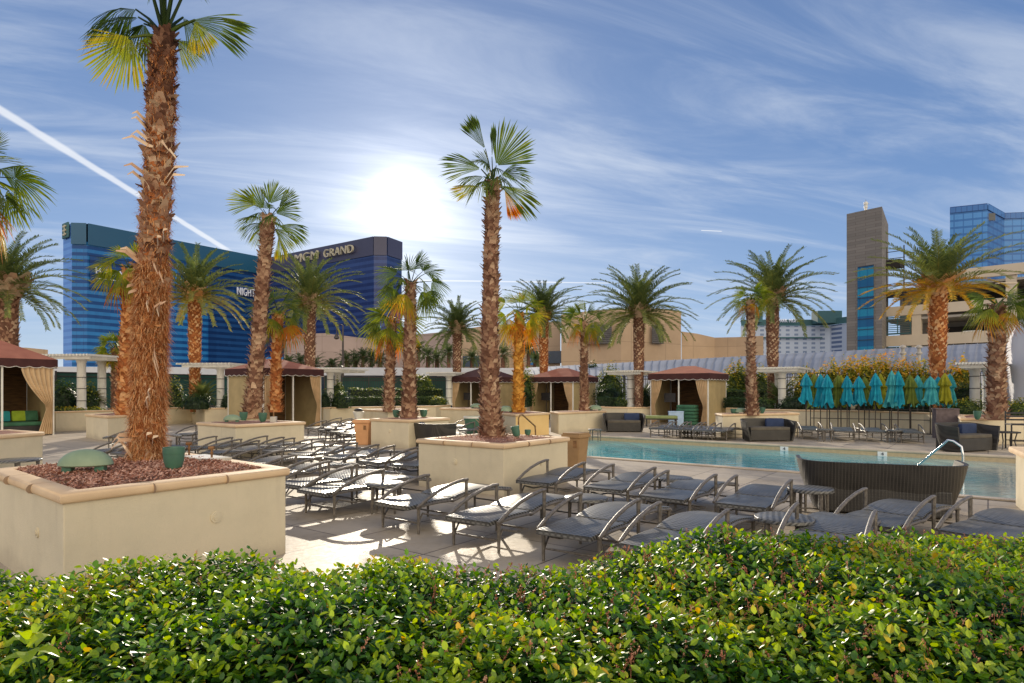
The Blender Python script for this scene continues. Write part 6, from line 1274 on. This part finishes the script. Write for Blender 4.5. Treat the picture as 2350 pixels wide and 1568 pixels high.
for u in (.3, 2.1, 3.9): q = A+e_*u; m.tube([(q.x, q.y, 11.5), (q.x, q.y, 18.6 if u < 3 else 17.2)], .07, 5)
m.build('roof_frame', MAT['black'], t); m = MB(); q = A+e_*1.1; m.box((q.x, q.y, 16.5), (1.6, 1.5, .9), ang); m.build('roof_unit', MAT['garage_dark'], t); m = MB(); m.box((q.x+.2, q.y, 12.9), (2.4, 1, .5), ang); m.build('roof_unit', MAT['garage_dark'], t)
for px_, z0 in ((2310, 14.9),): x, y = atY(px_, 64); th2 = thing('deck_lamp', 'lamp post with a flat twin head on the car park deck', 'lamp post', (x, y, 8.1)); m = MB(); m.tube([(0, 0, 0), (0, 0, 4.4)], .07, 6); m.build('pole', MAT['garage'], th2); m = MB(); m.box((0, 0, 4.45), (2.0, .35, .12)); m.build('lamp_head', MAT['garage'], th2)
# a pale car on the lower deck seen over the parapet
q = A+e_*8.6+nn_*-1.6; t2 = thing('parked_car', 'pale car parked on the lower open deck of the car park', 'car', (q.x, q.y, 6.78), ang); m = MB(); pr = [(-2.1, .35), (-2.1, .85), (-1.5, 1.0), (-.9, 1.45), (.6, 1.48), (1.3, 1.02), (2.0, .9), (2.15, .4)]; n = len(pr)
m.add([(x, -.85, z) for x, z in pr]+[(x, .85, z) for x, z in pr], [tuple(range(n)), tuple(range(2*n-1, n-1, -1))]+[(i, (i+1) % n, n+(i+1) % n, n+i) for i in range(n)][:n]); m.build('body', MAT['white'], t2, bevel=.05, smooth=True)
m = MB(); m.box((-.1, 0, 1.22), (1.9, 1.74, .30), 0); m.build('windows', MAT['dark_glass'], t2)
for x in (-1.35, 1.35):
    for s in (-1, 1): m = MB(); m.tube([(x, s*.75, .32), (x, s*.9, .32)], .32, 14); m.build('wheel', MAT['black'], t2)
# far blue curtain-wall hotel
t = thing('glass_hotel', 'pale blue glass high-rise with stepped faces at the upper right', 'hotel'); ZA = 104.0
def YA(py): return (ZA-ZC)*F/(HY-py)
cc = [Vector(atY(2180, YA(478))), Vector(atY(2266, YA(469))), Vector(atY(2305, YA(491))), Vector(atY(2480, YA(484)))]
for (a, b, mt_) in ((cc[0], cc[1], 'aria'), (cc[1], cc[2], 'aria_dark'), (cc[2], cc[3], 'aria')): face('glass_wall', a, b, -1, ZA, mt_); face('parapet', a, b, ZA-3, ZA+.5, 'aria_dark', .4)
m = MB(); vs = [(p.x, p.y, ZA) for p in cc]+[(p.x*1.12, p.y*1.12, ZA) for p in cc]+[(p.x*1.12, p.y*1.12, -1) for p in cc]+[(cc[0].x, cc[0].y, -1)]; m.add(vs, [(0, 1, 5, 4), (1, 2, 6, 5), (2, 3, 7, 6), (4, 5, 9, 8), (5, 6, 10, 9), (6, 7, 11, 10), (0, 4, 8, 12)]); m.build('roof', MAT['aria_dark'], t)
q = on_face(2272, cc[1], cc[2]); m = MB(); m.box((q.x-.5, q.y-1, ZA-6.5), (5, .6, 4)); m.build('emblem', MAT['dark_glass'], t)
# far white hotel
t = thing('white_hotel', 'long pale hotel with a green mansard top beside the stone tower', 'hotel'); Yf = 480.0
cc = [Vector(atY(1700, Yf)), Vector(atY(1885, Yf)), Vector(atY(1905, Yf-4)), Vector(atY(1960, Yf-26))]; zt_ = zat(748, Yf)
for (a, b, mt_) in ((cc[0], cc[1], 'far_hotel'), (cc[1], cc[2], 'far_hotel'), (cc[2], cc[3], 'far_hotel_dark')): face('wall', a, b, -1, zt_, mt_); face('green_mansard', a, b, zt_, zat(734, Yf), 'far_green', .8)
m = MB(); q = cc[0].lerp(cc[1], 0)+Vector((0, -1.0)); m.box(((cc[0].x+cc[1].x)/2, Yf-1.2, zat(775.5, Yf)), (cc[1].x-cc[0].x, 1, .9)); m.build('dark_band', MAT['far_green'], t)
x, y = atY(1897, Yf-6); m = MB(); m.box((x, y, zat(731, Yf)), (18, 10, 9)); m.build('penthouse', MAT['far_green'], t); m = MB(); x, y = atY(1738, Yf-3); m.box((x, y, zat(731, Yf)), (5, 8, 7)); m.build('penthouse', MAT['far_green'], t)
p0 = Vector(atY(1786, Yf-3)); text_mesh('lettering', 'PARK MGM', MAT['letter_white'], t, (p0.x, p0.y, zat(741, Yf)), (1, 0, 0), 14.5, 2.6, .4)
m = MB(); vs = [(p.x, p.y, zat(734, Yf)) for p in cc]+[(p.x*1.06, p.y*1.06, zat(734, Yf)) for p in cc]; m.add(vs, [(0, 1, 5, 4), (1, 2, 6, 5), (2, 3, 7, 6)]); m.build('roof', MAT['far_green'], t)
# street lamp on the left
x, y = atY(787, 56); t = thing('street_lamp', 'tall street lamp with a hooked arm and hanging lantern before the mauve wall', 'street lamp', (x, y, -.6)); zt_ = zat(748, 56)+.6; m = MB(); m.tube([(0, 0, 0), (0, 0, zt_-1.2), (0, 0, zt_), (-.12, 0, zt_+.12), (-.4, 0, zt_+.16), (-.55, 0, zt_), (-.56, 0, zt_-.7)], [.12, .08, .05, .04, .04, .04, .03], 8); m.build('pole', MAT['umb_pole'], t, smooth=True)
m = MB(); m.lathe([(0, zt_-.65), (.08, zt_-.7), (.22, zt_-1.0), (.25, zt_-1.1), (.12, zt_-1.2), (0, zt_-1.22)], (-.56, 0, 0), 14); m.build('lantern', MAT['umb_pole'], t, smooth=True)
x, y = atY(783, 43); t = thing('street_lamp', 'dark thin lamp post rising behind the large clipped ball bush', 'lamp post', (x, y, .5)); m = MB(); m.tube([(0, 0, 0), (0, 0, zat(846, 43)-.5)], .07, 6); m.lathe([(.14, zat(846, 43)-.5), (.16, zat(846, 43)-.35), (0, zat(846, 43)-.3)], n=8); m.build('pole', MAT['black'], t)
